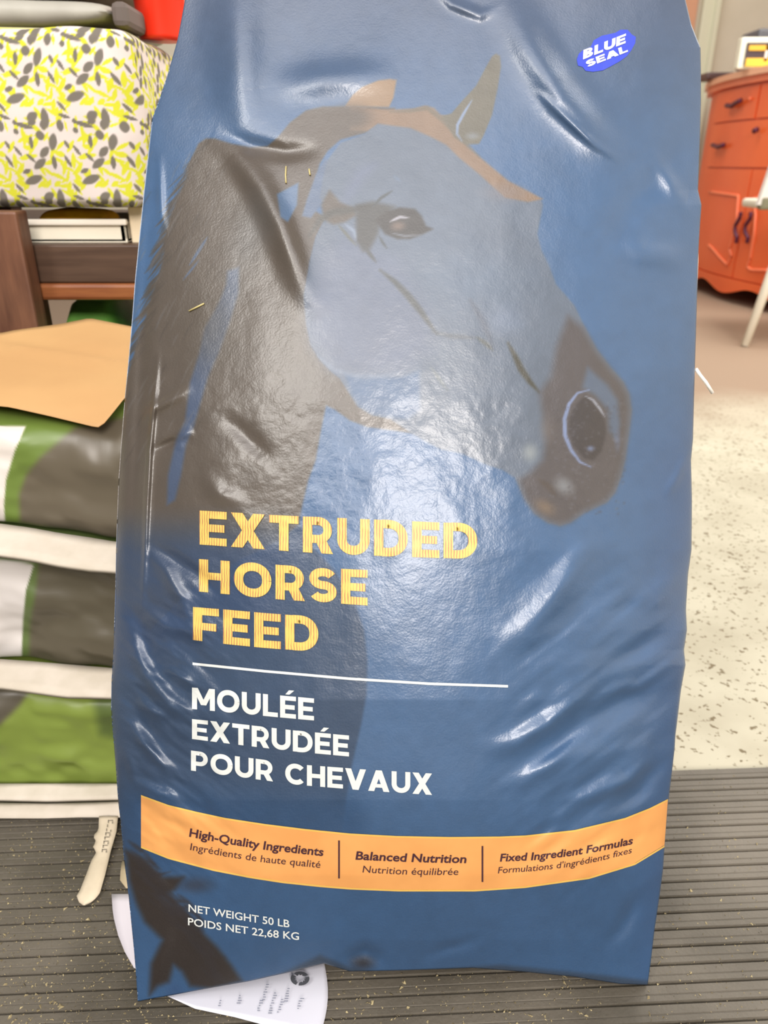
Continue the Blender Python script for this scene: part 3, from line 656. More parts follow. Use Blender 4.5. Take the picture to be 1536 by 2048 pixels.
for t in np.linspace(0, 1, 9):
    row = []
    for k, s_ in enumerate(np.linspace(0, 1, 16)):
        xt = np.interp(s_, np.linspace(0,1,6), [p[0] for p in tl]); yt = np.interp(s_, np.linspace(0,1,6), [p[1] for p in tl])
        xb = np.interp(s_, np.linspace(0,1,6), [p[0] for p in bl]); yb = np.interp(s_, np.linspace(0,1,6), [p[1] for p in bl])
        x_ = xt*(1-t)+xb*t + 14*math.sin(math.pi*t)*max(0, s_-0.6)*2.2; y_ = yt*(1-t)+yb*t
        row.append(at_z(x_, y_, 0.0015+0.004*math.sin(math.pi*s_)*(t)))
    rows.append(row)
sheet('sheet', rows, M_paper, 0.0004, paper)
bm = bmesh.new(); rr_ = random.Random(3)
def mark(bm, x_, y_, w_, h_, sk=0.25, z=0.0062):
    P = [at_z(x_+dx*w_-sk*dy*h_, y_+dy*h_, z) for dx, dy in ((0,0),(1,0),(1,1),(0,1))]; bm.faces.new([bm.verts.new(p) for p in P])
for cx_, cy_, rws in ((533,1968,7),(548,1985,9),(520,2000,5),(575,1976,6),(562,1998,6),(600,1996,5),(478,1990,4),(440,2000,3)):
    for q in range(rws): mark(bm, cx_+rr_.uniform(-1,1)-q*1.5, cy_+q*5.0, rr_.uniform(3,8), 1.8)
o = frombm('printed_marks', bm, mat('grey_print_ink', (120,124,140), 0.7), paper)
bm = bmesh.new()
for k in range(22):
    a0_ = 2*math.pi*k/22; 
    if k % 7 == 6: continue
    P = [at_z(600+r_*math.cos(a), 1957+r_*0.75*math.sin(a), 0.0066) for r_, a in ((19,a0_),(19,a0_+.3),(9+3*(k%2),a0_+.3),(9,a0_))]
    bm.faces.new([bm.verts.new(p) for p in P])
frombm('round_emblem', bm, mat('dark_print_ink', (70,72,78), 0.7), paper)
# pale curl of paper at the left side
M_curl = mat('lilac_grey_paper', (196,190,196), 0.55, 0.4)
rows = []
for t, yv in enumerate(np.linspace(1788, 1936, 10)):
    xl = np.interp(yv, [1788,1830,1870,1905,1936],[223,226,236,250,268]); rows.append([at_z(xl*(1-s_)+(290)*s_, yv, 0.002+0.004*s_) for s_ in np.linspace(0,1,5)])
o = sheet('paper_curl', rows, M_curl, 0.0004); tag(o, 'pale lilac paper edge curling out left of the sack base', 'paper')
o = None
# small tan scrap right above it
rows = [[at_z(x_, y_, 0.002) for x_ in (a_, (a_+285)/2, 285)] for a_, y_ in ((244,1722),(241,1742),(240,1760),(252,1776))]
o = sheet('paper_scrap', rows, mat('tan_scrap_paper', (176,160,130), 0.7), 0.0004); tag(o, 'small tan scrap of paper peeking out above the pale curl', 'paper')

# torn paper strip hanging from the stack
M_kraft = mat('cream_kraft_paper', (206,192,168), 0.7, 0.3, col2=(194,180,156), scale=60)
lf = [(1632,198),(1660,197),(1672,186),(1682,192),(1694,186),(1704,193),(1720,183),(1750,172),(1780,160),(1792,153),(1804,158),(1810,166)]
rt_ = [(1632,236),(1662,233),(1700,222),(1750,210),(1785,200),(1796,192),(1806,180),(1810,170)]
rows = []
for yv in np.linspace(1632, 1810, 30):
    a_ = np.interp(yv, *zip(*lf)); c_ = np.interp(yv, *zip(*rt_)); z_ = np.interp(yv, [1632,1700,1810],[0.012,0.006,0.003])
    rows.append([at_z(a_*(1-s_)+c_*s_, yv, z_+0.002*math.sin(3*s_)) for s_ in np.linspace(0,1,6)])
o = sheet('torn_paper_strip', rows, M_kraft, 0.0005); tag(o, 'torn cream paper tear strip lying on the mat beside the sack', 'paper strip')
strip = o
bm = bmesh.new()
for q in range(8):
    yv = 1640+q*8.3; xv = np.interp(yv, [1640,1706],[221,207])
    for dx, dy, w_, h_ in ((-5,0,10,1.5),(-5,0,1.6,6),(3,3,2,4)):
        if rr_.random() < .85: mark(bm, xv+dx, yv+dy, w_, h_, 0.1, float(np.interp(yv, [1632,1700,1810],[0.0145,0.0085,0.0055])))
frombm('stamped_marks', bm, mat('grey_stamp_ink', (120,112,100), 0.8), strip)

# ================================================================ STACK OF GREEN FEED BAGS
def pillow(name, x0, x1, y0, y1, z0, z1, m, painter=None, parent=None, nu=140, nv=70, seed=1, fw=0.55, rumple=0.004, tilt=0.0, shear=(0,0), fb=None):
    # closed pillow: rounded-box cross-section swept along x
    U = np.linspace(-1, 1, nu); Vv = np.linspace(0, 2*np.pi, nv, endpoint=False); P = []
    cy, cz, ry, rz = (y0+y1)/2, (z0+z1)/2, (y1-y0)/2, (z1-z0)/2
    tq = np.linspace(0, 1, 801)[:-1]; tq = tq**6/(tq**6+(1-tq)**6); aa = np.r_[np.concatenate([(k+tq)*np.pi/2 for k in range(4)]), 2*np.pi]; ca, sa = np.cos(aa), np.sin(aa)
    fb = fb or fw; fx_ = np.where(sa < 0, fb, fw); qa = ry*np.sign(ca)*np.abs(ca)**fx_; qb = rz*np.sign(sa)*np.abs(sa)**fx_; cl = np.r_[0, np.cumsum(np.hypot(np.diff(qa), np.diff(qb)))]
    Vv = np.interp(np.linspace(0, cl[-1], nv, endpoint=False), cl, aa)
    for u in U:
        e = max(1e-3, 1-abs(u)**6)**0.35
        for a in Vv:
            c, s_ = math.cos(a), math.sin(a)
            P.append(((x0+x1)/2+u*(x1-x0)/2, cy+ry*(0.9+.1*e)*math.copysign(abs(c)**(fb if s_ < 0 else fw), c), cz+rz*e*math.copysign(abs(s_)**(fb if s_ < 0 else fw), s_)))
    P = np.array(P); zz = P[:, 2].copy()
    P[:, 1] += rumple*vnoise(P[:,0]*900, zz*1400, 60, seed, 3); P[:, 2] = np.clip(P[:,2]+rumple*0.7*vnoise(P[:,0]*900, P[:,1]*900, 70, seed+1, 2), z0, z1+0.0005) + tilt*np.clip((P[:,1]-y0)/(y1-y0),0,1)*(zz > cz)
    xr_ = np.clip(P[:,0]-xat(0, 1000, 0.57), -0.03, 1); tz = (zz-z0)/(z1-z0); P[:,2] -= xr_*(shear[0]*(1-tz)+shear[1]*tz)
    i = np.arange((nu-1)*nv); r = i//nv; c = i % nv; c2 = (c+1) % nv
    Fq = np.stack([r*nv+c, (r+1)*nv+c, (r+1)*nv+c2, r*nv+c2], 1)
    x, y = proj(P); colr = painter(x, y, P) if painter else None
    o = npmesh(name, P, Fq, m, parent, colr)
    me = o.data; bm = bmesh.new(); bm.from_mesh(me); bm.verts.ensure_lookup_table()
    bm.faces.new([bm.verts[k] for k in range(nv)]); bm.faces.new([bm.verts[(nu-1)*nv+k] for k in range(nv-1, -1, -1)]); bm.to_mesh(me); bm.free()
    return o
M_film = mat('glossy_bag_film', (90,110,60), 0.38, 0.5, attr='print')
GR = (98,118,52); GD = (52,56,40); BR = (92,84,66)
SX0, SX1 = -0.52, -0.135
YS = 0.575
def paint1(x, y, P):
    A = Paint(x, y, GR)
    A.poly([(40,1046),(38,990),(52,950),(80,915),(120,880),(150,855),(400,800),(400,1120),(240,1085)], (92,84,70), 8)
    A.poly([(-200,660),(-200,850),(52,852),(30,900),(12,960),(8,1010),(12,1075),(-200,1075)], (210,202,194), 2); return A.c
def paint2(x, y, P):
    A = Paint(x, y, (86,102,56))
    A.poly([(80,1110),(72,1180),(60,1250),(58,1330),(400,1350),(400,1100)], (84,78,64), 7)
    A.poly([(-200,1100),(68,1128),(52,1180),(46,1240),(42,1345),(-200,1345)], (204,198,194), 2); return A.c
def paint3(x, y, P):
    A = Paint(x, y, (116,132,58))
    A.poly([(-200,1350),(60,1380),(40,1410),(0,1450),(-200,1500)], (80,74,62), 8)
    A.poly([(185,1390),(240,1380),(240,1480),(200,1470)], (70,84,44), 14, 0.8); return A.c
def tape(parent, P4, th=0.004, nx=30, label='cream sewn paper closure along the bag front'):   # P4: list of (px, top_py, bot_py, Ytop, Ybot)
    A_ = np.array(P4, float); rows = [[], []]; X = np.linspace(A_[0,0], A_[-1,0], nx); top_ = []; bot_ = []
    for x_ in X:
        ty, by, Yt, Yb = [np.interp(x_, A_[:,0], A_[:,k]) for k in (1,2,3,4)]
        top_.append(at_y(x_, ty, Yt)); bot_.append(at_y(x_, by, Yb))
    rows = [[a*(1-t)+b_*t for a, b_ in zip(top_, bot_)] for t in np.linspace(0,1,5)]
    for r_i, row in enumerate(rows):
        for k_, p in enumerate(row): p[1] += 0.0018*math.sin(k_*0.8)*math.sin(math.pi*r_i/4)
    o = sheet('closure_tape', rows, M_tape, th, parent); tag(o, label); return o
M_tape = mat('cream_woven_tape', (196,186,172), 0.7, 0.3, col2=(184,174,158), scale=40)
def stackbag(py_top, py_bot, painter, label, rz, yoff=0.0, seed=1, tilt=0.0, shear=(0,0)):
    z0 = py_bot; z1 = py_top
    r = empty('stacked_feed_bag', ((SX0+SX1)/2, YS+yoff+0.22, z0)); tag(r, label, 'feed bag', 'stack of green feed bags left of the blue sack')
    pillow('sack', SX0, SX1, YS+yoff, YS+yoff+0.27, z0, z1, M_film, painter, r, nu=330, nv=260, seed=seed, fw=(0.40 if tilt else 0.26), fb=0.20, rumple=0.010, tilt=tilt, shear=shear)
    return r, z0, z1
zA = zat(838, 0.605); zB = zat(1070, 0.58); zC = zat(1342, 0.575); zD = zat(1586, 0.543)
s1, z10, z11 = stackbag(zA, zB, paint1, 'topmost green and charcoal feed bag of the left stack, under the tan sheet', 0, 0.010, 11, 0.035, (0.157, 0.0))
s2, z20, z21 = stackbag(zB-0.0015, zC, paint2, 'middle dark green feed bag of the left stack, with white panel', 0, 0.0, 12, 0, (0.08, 0.157))
s3, z30, z31 = stackbag(zC-0.0015, zD, paint3, 'lowest bright green feed bag of the left stack, nearest the mat', 0, -0.032, 13, 0, (0.0, 0.08))
tape(s1, [(-300,1015,1060,.57,.545),(0,1047,1107,.572,.546),(60,1055,1115,.572,.545),(120,1066,1128,.572,.545),(175,1074,1136,.572,.545),(235,1084,1140,.572,.549),(330,1095,1150,.575,.56)])
tape(s2, [(-300,1310,1360,.565,.54),(0,1318,1372,.567,.54),(60,1322,1380,.567,.54),(130,1328,1390,.567,.54),(225,1336,1392,.567,.542),(330,1342,1396,.57,.55)])
tape(s3, [(-300,1566,1597,.536,.522),(0,1567,1598,.536,.522),(100,1567,1600,.536,.522),(235,1567,1596,.536,.522),(330,1568,1596,.538,.525)], 0.003)
# flat folded sack under the stack
zf = zat(1636, 0.535)
fb = empty('folded_sack', (-0.45, 0.75, 0.001)); tag(fb, 'flat folded cream-edged sack at the very bottom of the left stack', 'sack')
box('fold', (SX0, 0.526, 0.0015), (-0.14, 0.84, max(0.004, z30-0.003)), mat('dark_film', (58,54,48), 0.5), fb, 0.001)
tape(fb, [(-300,1603,1634,.529,.519),(0,1605,1636,.529,.519),(90,1607,1636,.529,.519),(160,1605,1634,.529,.519),(238,1603,1634,.529,.519),(330,1603,1634,.530,.520)], 0.001, label='cream folded sack edge')
zb = z30
# tan sheet draped over the top bag
M_tan = mat('tan_kraft_sheet', (186,148,100), 0.6, 0.3, col2=(178,138,92), scale=6)
def top_y(x_, y_):
    return at_y(x_, y_, np.interp(y_, [640,700,780,820,865],[0.80,0.72,0.63,0.60,0.578]))
rows = []
for t in np.linspace(0, 1, 26):
    row = []
    for x_ in np.linspace(-260, 330, 50):
        yt = np.interp(x_, [-260,0,60,120,180,230,330],[690,672,662,654,642,652,672]); yb = np.interp(x_, [-260,0,20,100,195,205,225,250,330],[790,818,820,838,861,858,834,802,720])
        y_ = yt*(1-t)+yb*t; p = top_y(x_, y_); wv_ = 0.0022*math.sin((y_-660-0.16*(x_-60))/6.0)*math.exp(-((y_-700-0.16*(x_-60))/22)**2)*(1 if x_ > 20 else 0.4)
        p[2] += 0.003+wv_; row.append(p)
    rows.append(row)
o = sheet('tan_paper_sheet', rows, M_tan, 0.0008); tag(o, 'plain tan paper sheet draped over the top bag of the left stack', 'paper sheet')

# ================================================================ BENCH WITH CUSHION, BIN AND BUCKET
YB = 0.90
M_wood = mat('dark_stained_wood', (84,62,48), 0.5, 0.4, col2=(66,46,34), scale=10, stretch=(1,6,12))
M_wood2 = mat('reddish_wood_edge', (140,84,46), 0.45, 0.4, col2=(116,62,34), scale=12, stretch=(1,6,10))
M_wood3 = mat('brown_post_wood', (112,74,54), 0.5, 0.4, col2=(84,52,38), scale=12, stretch=(6,6,1))
bench = empty('wooden_bench', (-0.6, 1.1, FL)); tag(bench, 'dark brown wooden bench behind the stacked bags, patterned cushion on it', 'bench')
zt, zm, zl = zat(490, YB), zat(566, YB), zat(600, YB); zc_ = zat(415, YB)
bx0, bx1 = -1.25, -0.10
box('apron', (bx0, YB, zm), (bx1, YB+0.03, zt), M_wood, bench, 0.002)
box('apron_moulding', (bx0, YB-0.004, zl), (bx1, YB+0.03, zm-0.0005), M_wood2, bench, 0.004)
zsh = zt-0.002
o = box('shelf_board', (bx0, YB+0.031, zsh-0.02), (bx1, YB+0.75, zsh), M_wood, bench, 0.002)
xp = xat(50, 500, YB-0.03)
box('leg', (xp-0.09, YB-0.035, FL), (xp, YB-0.006, zc_-0.002), M_wood3, bench, 0.003)
box('leg', (bx1-0.06, YB+0.67, FL), (bx1, YB+0.75, zsh-0.0205), M_wood3, bench, 0.003)
box('leg', (bx0, YB+0.031, FL), (bx0+0.06, YB+0.09, zsh-0.0205), M_wood3, bench, 0.003)
box('leg', (bx1-0.06, YB+0.031, FL), (bx1, YB+0.09, zsh-0.0205), M_wood3, bench, 0.003)
box('rear_post', (xat(45,450,YB+.30)-0.05, YB+0.28, zsh), (xat(45,450,YB+.30)-0.004, YB+0.32, zc_-0.002), M_wood3, bench, 0.003)
box('rear_post', (xat(259,450,YB+.035), YB+0.035, zsh), (xat(288,450,YB+.035), YB+0.06, zc_-0.001), mat('cream_painted_post', (232,214,182), 0.6), bench, 0.002)
box('seat_rail', (bx0, YB+0.12, zc_-0.0060), (xat(284,420,YB)+0.0, YB+0.30, zc_-0.0006), M_wood3, bench, 0.0)
xq = xat(85, 640, YB+0.032)
box('lower_post', (xq-0.12, YB+0.0315, FL), (xq, YB+0.06, zl+0.01), M_wood3, bench, 0.002)
# white bin with something yellow in it
yb0 = YB+0.034; xb0 = xat(48, 460, yb0); xb1 = xat(252, 460, yb0); zb0 = zsh+0.001; zb1 = zat(443, yb0)
M_binw = mat('white_plastic', (234,226,206), 0.5, 0.4)
binr = empty('storage_bin', ((xb0+xb1)/2, yb0+0.09, zb0)); tag(binr, 'shallow white plastic bin on the bench shelf below the patterned cushion', 'bin')
bm = bmesh.new()
add_box(bm, (xb0, yb0, zb0), (xb1, yb0+0.008, zb1), 0.002); add_box(bm, (xb0, yb0+0.17, zb0), (xb1, yb0+0.178, zb1), 0.002)
add_box(bm, (xb0, yb0, zb0), (xb0+0.008, yb0+0.178, zb1), 0.002); add_box(bm, (xb1-0.008, yb0, zb0), (xb1, yb0+0.178, zb1), 0.002); add_box(bm, (xb0, yb0, zb0), (xb1, yb0+0.178, zb0+0.005), 0.001)
frombm('tub', bm, M_binw, binr)
bm = bmesh.new(); add_box(bm, (xb0-0.003, yb0-0.006, zb1-0.004), (xb1+0.003, yb0+0.002, zb1+0.003), 0.002); frombm('rim', bm, mat('glossy_white_rim', (248,240,226), 0.3), binr)
yo = pillow('folded_yellow_cloth', xb0+0.012, xb1-0.03, yb0+0.012, yb0+0.082, zb0+0.006, zb1+0.012, mat('mustard_cloth', (226,178,36), 0.8, 0.2, col2=(206,152,28), scale=40), nu=50, nv=30, seed=5, rumple=0.003)
tag(yo, 'mustard yellow folded cloth lying inside the shallow white bin', 'cloth')
# patterned cushion
xc1 = xat(268, 240, YB); zc0, zc1_ = zat(415, YB), zat(52, YB)
xc0 = -0.98; dc = 0.34; rc = 0.018
TW = 134.0; THh = 166.0
R2 = random.Random(11); tile = []
for k in range(64):                        # one repeat of the leaf print
    tile.append((R2.uniform(0,TW), R2.uniform(0,THh), R2.uniform(9,17), R2.uniform(3.0,5.5), R2.uniform(0, math.pi), 1))
gr = [(62,22,22,9,-0.35),(26,40,12,4,0.9),(90,58,14,9,-0.5),(118,62,9,20,0.05),(132-104,60,13,4,0.3),(14,78,8,12,0.1),(46,88,6,6,0),(98,96,10,10,0),(66,76,22,5,0.25),(48,70,5,5,0),(86,70,10,6,-.3),(110,76,7,10,0),(20,116,9,4,1.2),(74,110,5,13,0.1),(124,110,9,18,0.35),(40,128,12,4,1.0),(100,130,15,8,-0.7),(66,142,12,4,0.8),(16,150,14,4,1.1),(84,154,18,8,-0.6),(118,152,6,14,0.05),(50,4,10,5,-.4)]
def leafpaint(u, v, base):
    uu = np.mod(u, TW); vv2 = np.mod(v, THh); c = np.tile(np.array(base, float), (len(u), 1))
    def el(cx, cy, a, b_, rot, col, soft=0.16):
        for ox in (-TW, 0, TW):
            for oy in (-THh, 0, THh):
                if not (-a-3 < cx+ox < TW+a+3 and -a-3 < cy+oy < THh+a+3) and not (-30 < cx+ox < TW+30 and -30 < cy+oy < THh+30): continue
                dx = uu-cx-ox; dy = vv2-cy-oy; q, s_ = math.cos(rot), math.sin(rot)
                X = (dx*q+dy*s_)/a; Y = (-dx*s_+dy*q)/b_; r = np.sqrt(X*X+Y*Y*(1+0.6*X*X)); al = smooth01((1+soft-r)/(2*soft))[:, None]; c[:] = c*(1-al)+np.array(col, float)*al
    for cx, cy, a, b_, rot, _ in tile: el(cx, cy, a, b_, rot, (198,198,58))
    for cx, cy, a, b_, rot in gr: el(cx, cy, max(a, b_), min(a, b_), rot if a >= b_ else rot+math.pi/2, (112,106,98))
    return c
M_fab = mat('leaf_print_fabric', (220,215,205), 0.9, 0.1, attr='print')
cush = empty('patterned_cushion', ((xc0+xc1)/2, YB+dc/2, zc0)); tag(cush, 'boxy cushion in white fabric printed with yellow and grey leaves', 'cushion')
def rbox(name, x0, x1, y0, y1, z0, z1, r, m, parent, step=0.0012, painter=None):
    # front + right side + top as one wrapped sheet, rounded at the vertical corner; closed by plain panels behind
    nw = []; n1 = int((x1-r-x0)/step); n2 = 14; n3 = int((y1-y0-r)/(step*1.6))
    for k in range(n1): nw.append((x0+(x1-r-x0)*k/n1, y0, (x1-r-x0)*k/n1))
    L = x1-r-x0
    n2 = 44
    for k in range(n2+1): a = math.pi/2*k/n2; nw.append((x1-r+r*math.sin(a), y0+r-r*math.cos(a), L+r*a))
    L += r*math.pi/2
    for k in range(1, n3+1): nw.append((x1, y0+r+(y1-y0-r)*k/n3, L+(y1-y0-r)*k/n3))
    nz_ = int((z1-z0)/step); hh = np.linspace(0, 1, nz_); W = np.array(nw)
    cxm, cym = (x0+x1)/2, (y0+y1)/2; P = []; U = []; Vz = []
    for h in hh:
        ins = 0.010*(max(0, (h-0.94)/0.06)**2 + max(0, (0.06-h)/0.06)**2)
        bul = 0.008*math.sin(math.pi*h)**0.7
        fx = W[:,0]; fy = W[:,1]; nx_ = np.where(fx >= x1-1e-6, 1.0, np.where(fx > x1-r, (fx-(x1-r))/r, 0)); ny_ = np.where(fx <= x1-r, -1.0, -(1-nx_))
        wob = 0.0035*vnoise(W[:,2]*900, np.full(len(W), h*160), 60, 31, 2)
        P.append(np.stack([fx+nx_*(bul-ins+wob), fy+ny_*(bul-ins+wob), np.full(len(W), z0+(z1-z0)*h)+0.0015*np.sin(W[:,2]*60)*h], 1)); U.append(W[:,2]); Vz.append(np.full(len(W), (1-h)*(z1-z0)))
    P = np.vstack(P); U = np.concatenate(U); Vz = np.concatenate(Vz); nc = len(W)
    Fq = grid_faces(nz_, nc, 0, False)
    # top and bottom caps, back and left panels
    b0 = len(P); extra = []; f2 = []
    ring_t = [(nz_-1)*nc+k for k in range(nc)]; P = np.vstack([P, [[x0, y1, z1], [x0, y1, z0]]])
    return P, Fq, U, Vz, nz_, nc, b0
P, Fq, U, Vz, nz_, nc_, b0 = rbox('c', xc0, xc1, YB, YB+dc, zc0, zc1_, 0.02, None, None)
mpp = (zc1_-zc0)/362.0
ucol = leafpaint((U-(xc1-xc0-0.02))/mpp+268+4*np.sin(Vz*40), Vz/mpp+52, (206,195,190))
ucol = np.vstack([ucol, [[220,214,200]]*2])
co = npmesh('cover', P, Fq, M_fab, cush, ucol)
me = co.data; bm = bmesh.new(); bm.from_mesh(me); bm.verts.ensure_lookup_table(); vt = bm.verts
bm.faces.new([vt[(nz_-1)*nc_+k] for k in range(nc_)]+[vt[b0]]); bm.faces.new([vt[k] for k in range(nc_-1, -1, -1)]+[vt[b0+1]])
bm.faces.new([vt[(nz_-1-k)*nc_] for k in range(nz_)]+[vt[b0+1], vt[b0]]); bm.faces.new([vt[k*nc_+nc_-1] for k in range(nz_)]+[vt[b0], vt[b0+1]])
bm.to_mesh(me); bm.free()
# red bucket on the cushion, right end
M_red = mat('red_plastic', (240,52,26), 0.35, 0.5)
yk = YB+0.15; xk0 = xat(268, 20, yk); xk1 = xat(372, 20, yk); cxk = (xk0+xk1)/2; rk = (xk1-xk0)/2
bz = zc1_+0.006
def lathe(name, prof_, c, m, parent=None, n=48):
    bm = bmesh.new(); rings = [[bm.verts.new((c[0]+r_*math.cos(2*math.pi*k/n), c[1]+r_*math.sin(2*math.pi*k/n), c[2]+z_)) for k in range(n)] for r_, z_ in prof_]
    for i in range(len(rings)-1):
        for k in range(n): bm.faces.new((rings[i][k], rings[i][(k+1)%n], rings[i+1][(k+1)%n], rings[i+1][k]))
    bm.faces.new(rings[0][::-1]); bm.faces.new(rings[-1]); return frombm(name, bm, m, parent, True)
bk = empty('red_bucket', (cxk, yk, bz)); tag(bk, 'bright red plastic bucket standing on the right end of the patterned cushion', 'bucket')
lathe('pail', [(rk*.86,0),(rk*.9,0.004),(rk*1.12,0.15),(rk*1.16,0.15),(rk*1.16,0.158),(rk*1.06,0.158),(rk*.84,0.008)], (cxk, yk, bz), M_red, bk)
tube('handle', [(cxk-rk*1.14, yk, bz+0.14), (cxk-rk*0.8, yk-0.02, bz+0.2), (cxk, yk-0.03, bz+0.225), (cxk+rk*0.8, yk-0.02, bz+0.2), (cxk+rk*1.14, yk, bz+0.14)], 0.003, mat('bucket_wire', (170,170,170), 0.3, metal=1), bk, 8)
# rumpled grey-white plastic sacks on the cushion
M_gp = mat('grey_white_plastic_sack', (176,173,162), 0.5, 0.4, col2=(156,152,142), scale=12)
o = pillow('rumpled_sack', -1.0, xat(246, 30, YB+0.1), YB+0.03, YB+0.30, zc1_+0.006, zc1_+0.038, M_gp, nu=90, nv=50, seed=41, rumple=0.010); tag(o, 'rumpled grey-white plastic sack lying flat on the patterned cushion', 'sack')
o = pillow('rumpled_blanket', -1.0, xat(250, 0, YB+0.1), YB+0.04, YB+0.30, zc1_+0.046, zc1_+0.075, mat('pale_blanket', (200,190,172), 0.8, 0.2, col2=(150,140,124), scale=14, stretch=(1,1,5)), nu=90, nv=50, seed=43, rumple=0.010); tag(o, 'beige folded blanket on top of the rumpled grey-white sack', 'blanket')
bm = bmesh.new(); add_box(bm, (xat(228,40,YB+.06), YB+0.05, zc1_+0.006), (xat(262,40,YB+.06), YB+0.12, zc1_+0.03), 0.006)
o = frombm('dark_pouch', bm, mat('dark_taupe', (96,86,80), 0.8)); tag(o, 'small dark taupe pouch wedged left of the red bucket', 'pouch')

# green sacks under the bench rail
M_grn = mat('leaf_green_film', (126,186,86), 0.4, 0.5, col2=(100,156,70), scale=20); M_teal = mat('teal_green_film', (120,226,170), 0.4, 0.5)
ya = 0.935; z_a = zat(628, ya)
gb = pillow('green_sack', xq+0.006, xat(215, 630, ya), ya, ya+0.2, FL+0.001, zat(604, ya), M_grn, nu=50, nv=40, seed=51, rumple=0.008); tag(gb, 'leaf green feed sack under the bench behind the tan sheet', 'feed bag')
gb = pillow('teal_sack', xat(218, 620, ya), -0.17, ya, ya+0.2, FL+0.001, zat(602, ya), M_teal, nu=50, nv=40, seed=52, rumple=0.005); tag(gb, 'teal green sack under the bench, right of the leaf green one', 'feed bag')

# ================================================================ ORANGE CABINET
XC, YC, RC = 3.205, 3.75, 1.65; XBK = 2.33
def cab_hit(px, py, off=0.0):
    r = rays(np.array([px]), np.array([py]))[0]; R = RC+off
    a = r[0]**2+r[1]**2; b_ = -2*(r[0]*XC+r[1]*YC); c = XC**2+YC**2-R*R
    t = (-b_-math.sqrt(max(0, b_*b_-4*a*c)))/(2*a); return CAM+r*t
def cab_ang(px, py):
    p = cab_hit(px, py); return math.atan2(p[1]-YC, XC-p[0]), p[2]     # angle 0 = nearest to -x, positive = further from us
def cp(a, z, off=0.0): R = RC+off; return (XC-R*math.cos(a), YC+R*math.sin(a), z)
A0, A1 = -0.42, 0.42
M_or = mat('orange_gloss_paint', (246,112,58), 0.32, 0.5, col2=(238,100,50), scale=3)
M_or2 = mat('orange_moulding_paint', (250,132,90), 0.3, 0.5)
M_hdl = mat('dark_plum_metal', (92,34,60), 0.35, 0.5, metal=0.3)
cab = empty('orange_cabinet', (2.0, YC, FL)); tag(cab, 'orange bow-fronted cabinet with drawers and doors against the right wall', 'cabinet')
def curved(name, a0, a1, z0, z1, off0, off1, m, parent, n=24, zfun0=None, smooth=False):
    bm = bmesh.new(); R_ = []
    for k in range(n+1):
        a = a0+(a1-a0)*k/n; zl_ = zfun0(a) if zfun0 else z0
        R_.append([bm.verts.new(cp(a, zl_, off0)), bm.verts.new(cp(a, z1, off0)), bm.verts.new(cp(a, z1, off1)), bm.verts.new(cp(a, zl_, off1))])
    for k in range(n):
        for c in range(4): bm.faces.new((R_[k][c], R_[k+1][c], R_[k+1][(c+1)%4], R_[k][(c+1)%4]))
    bm.faces.new(R_[0]); bm.faces.new(R_[-1][::-1]); return frombm(name, bm, m, parent, smooth)
def slab(name, z0, z1, off, m, parent, n=32, zf=None):
    bm = bmesh.new(); lo_, hi_ = [], []
    pts = [cp(A0+(A1-A0)*k/n, 0, off) for k in range(n+1)]; pts = [(XBK, pts[0][1], 0)]+pts+[(XBK, pts[-1][1], 0)]
    for p in pts: lo_.append(bm.verts.new((p[0], p[1], z0))); hi_.append(bm.verts.new((p[0], p[1], z1)))
    m_ = len(pts)
    for k in range(m_): bm.faces.new((lo_[k], lo_[(k+1)%m_], hi_[(k+1)%m_], hi_[k]))
    bm.faces.new(hi_); bm.faces.new(lo_[::-1]); return frombm(name, bm, m, parent)
zmo = cab_ang(1500, 168)[1]; zbt = cab_ang(1480, 575)[1]; zdr = cab_ang(1480, 336)[1]; zd1 = cab_ang(1480, 242)[1]
slab('body', max(FL+0.06, zbt), zmo, 0, M_or, cab)
slab('top_moulding', zmo, zmo+0.025, 0.025, M_or2, cab)
slab('top', zmo+0.0255, zmo+0.05, 0.04, mat('highlight_toned_edge', (236,176,140), 0.25, 0.6), cab)  # gloss highlight on the orange top edge put into its colour
# scalloped apron and feet
curved('apron', A0, A1, 0, zbt+0.03, 0.001, 0.018, M_or, cab, 60, lambda a: zbt-0.018+0.018*math.cos(a*26))
for a in (A0+0.04, A1-0.04):
    p = cp(a, 0, -0.05); box('foot', (p[0]-0.03, p[1]-0.03, FL), (p[0]+0.03, p[1]+0.03, zbt+0.0), M_or, cab, 0.005)
for yv_ in (YC-0.5, YC+0.5): box('foot', (XBK-0.08, yv_-0.03, FL), (XBK-0.02, yv_+0.03, zbt), M_or, cab, 0.005)
aC = cab_ang(1489, 450)[0]; aL = cab_ang(1422, 300)[0]; aM = cab_ang(1522, 200)[0]
print('cab angles', aC, aL, aM, 'z', zmo, zd1, zdr, zbt)
zg = 0.004
dr1 = curved('drawer', aM+0.004, aL, zd1+zg, zmo-0.01, 0.001, 0.012, M_or, cab); dr1b = curved('drawer', A0+0.03, aM-0.004, zd1+zg, zmo-0.01, 0.001, 0.012, M_or, cab)
dr2 = curved('drawer', A0+0.03, aL, zdr+zg, zd1-zg, 0.001, 0.012, M_or, cab)
dL = curved('door', aC+0.003, aL, zbt+0.035, zdr-zg, 0.001, 0.012, M_or, cab); dR = curved('door', A0+0.03, aC-0.003, zbt+0.035, zdr-zg, 0.001, 0.012, M_or, cab)
def moul(name, pix, parent, r_=0.006, m=M_or2, off=0.014):
    pts = []
    for i in range(len(pix)-1):
        for t in np.linspace(0, 1, 6)[:-1]: pts.append(cab_hit(pix[i][0]*(1-t)+pix[i+1][0]*t, pix[i][1]*(1-t)+pix[i+1][1]*t, off))
    pts.append(cab_hit(*pix[-1], off)); return tube(name, pts, r_, m, parent, 8)
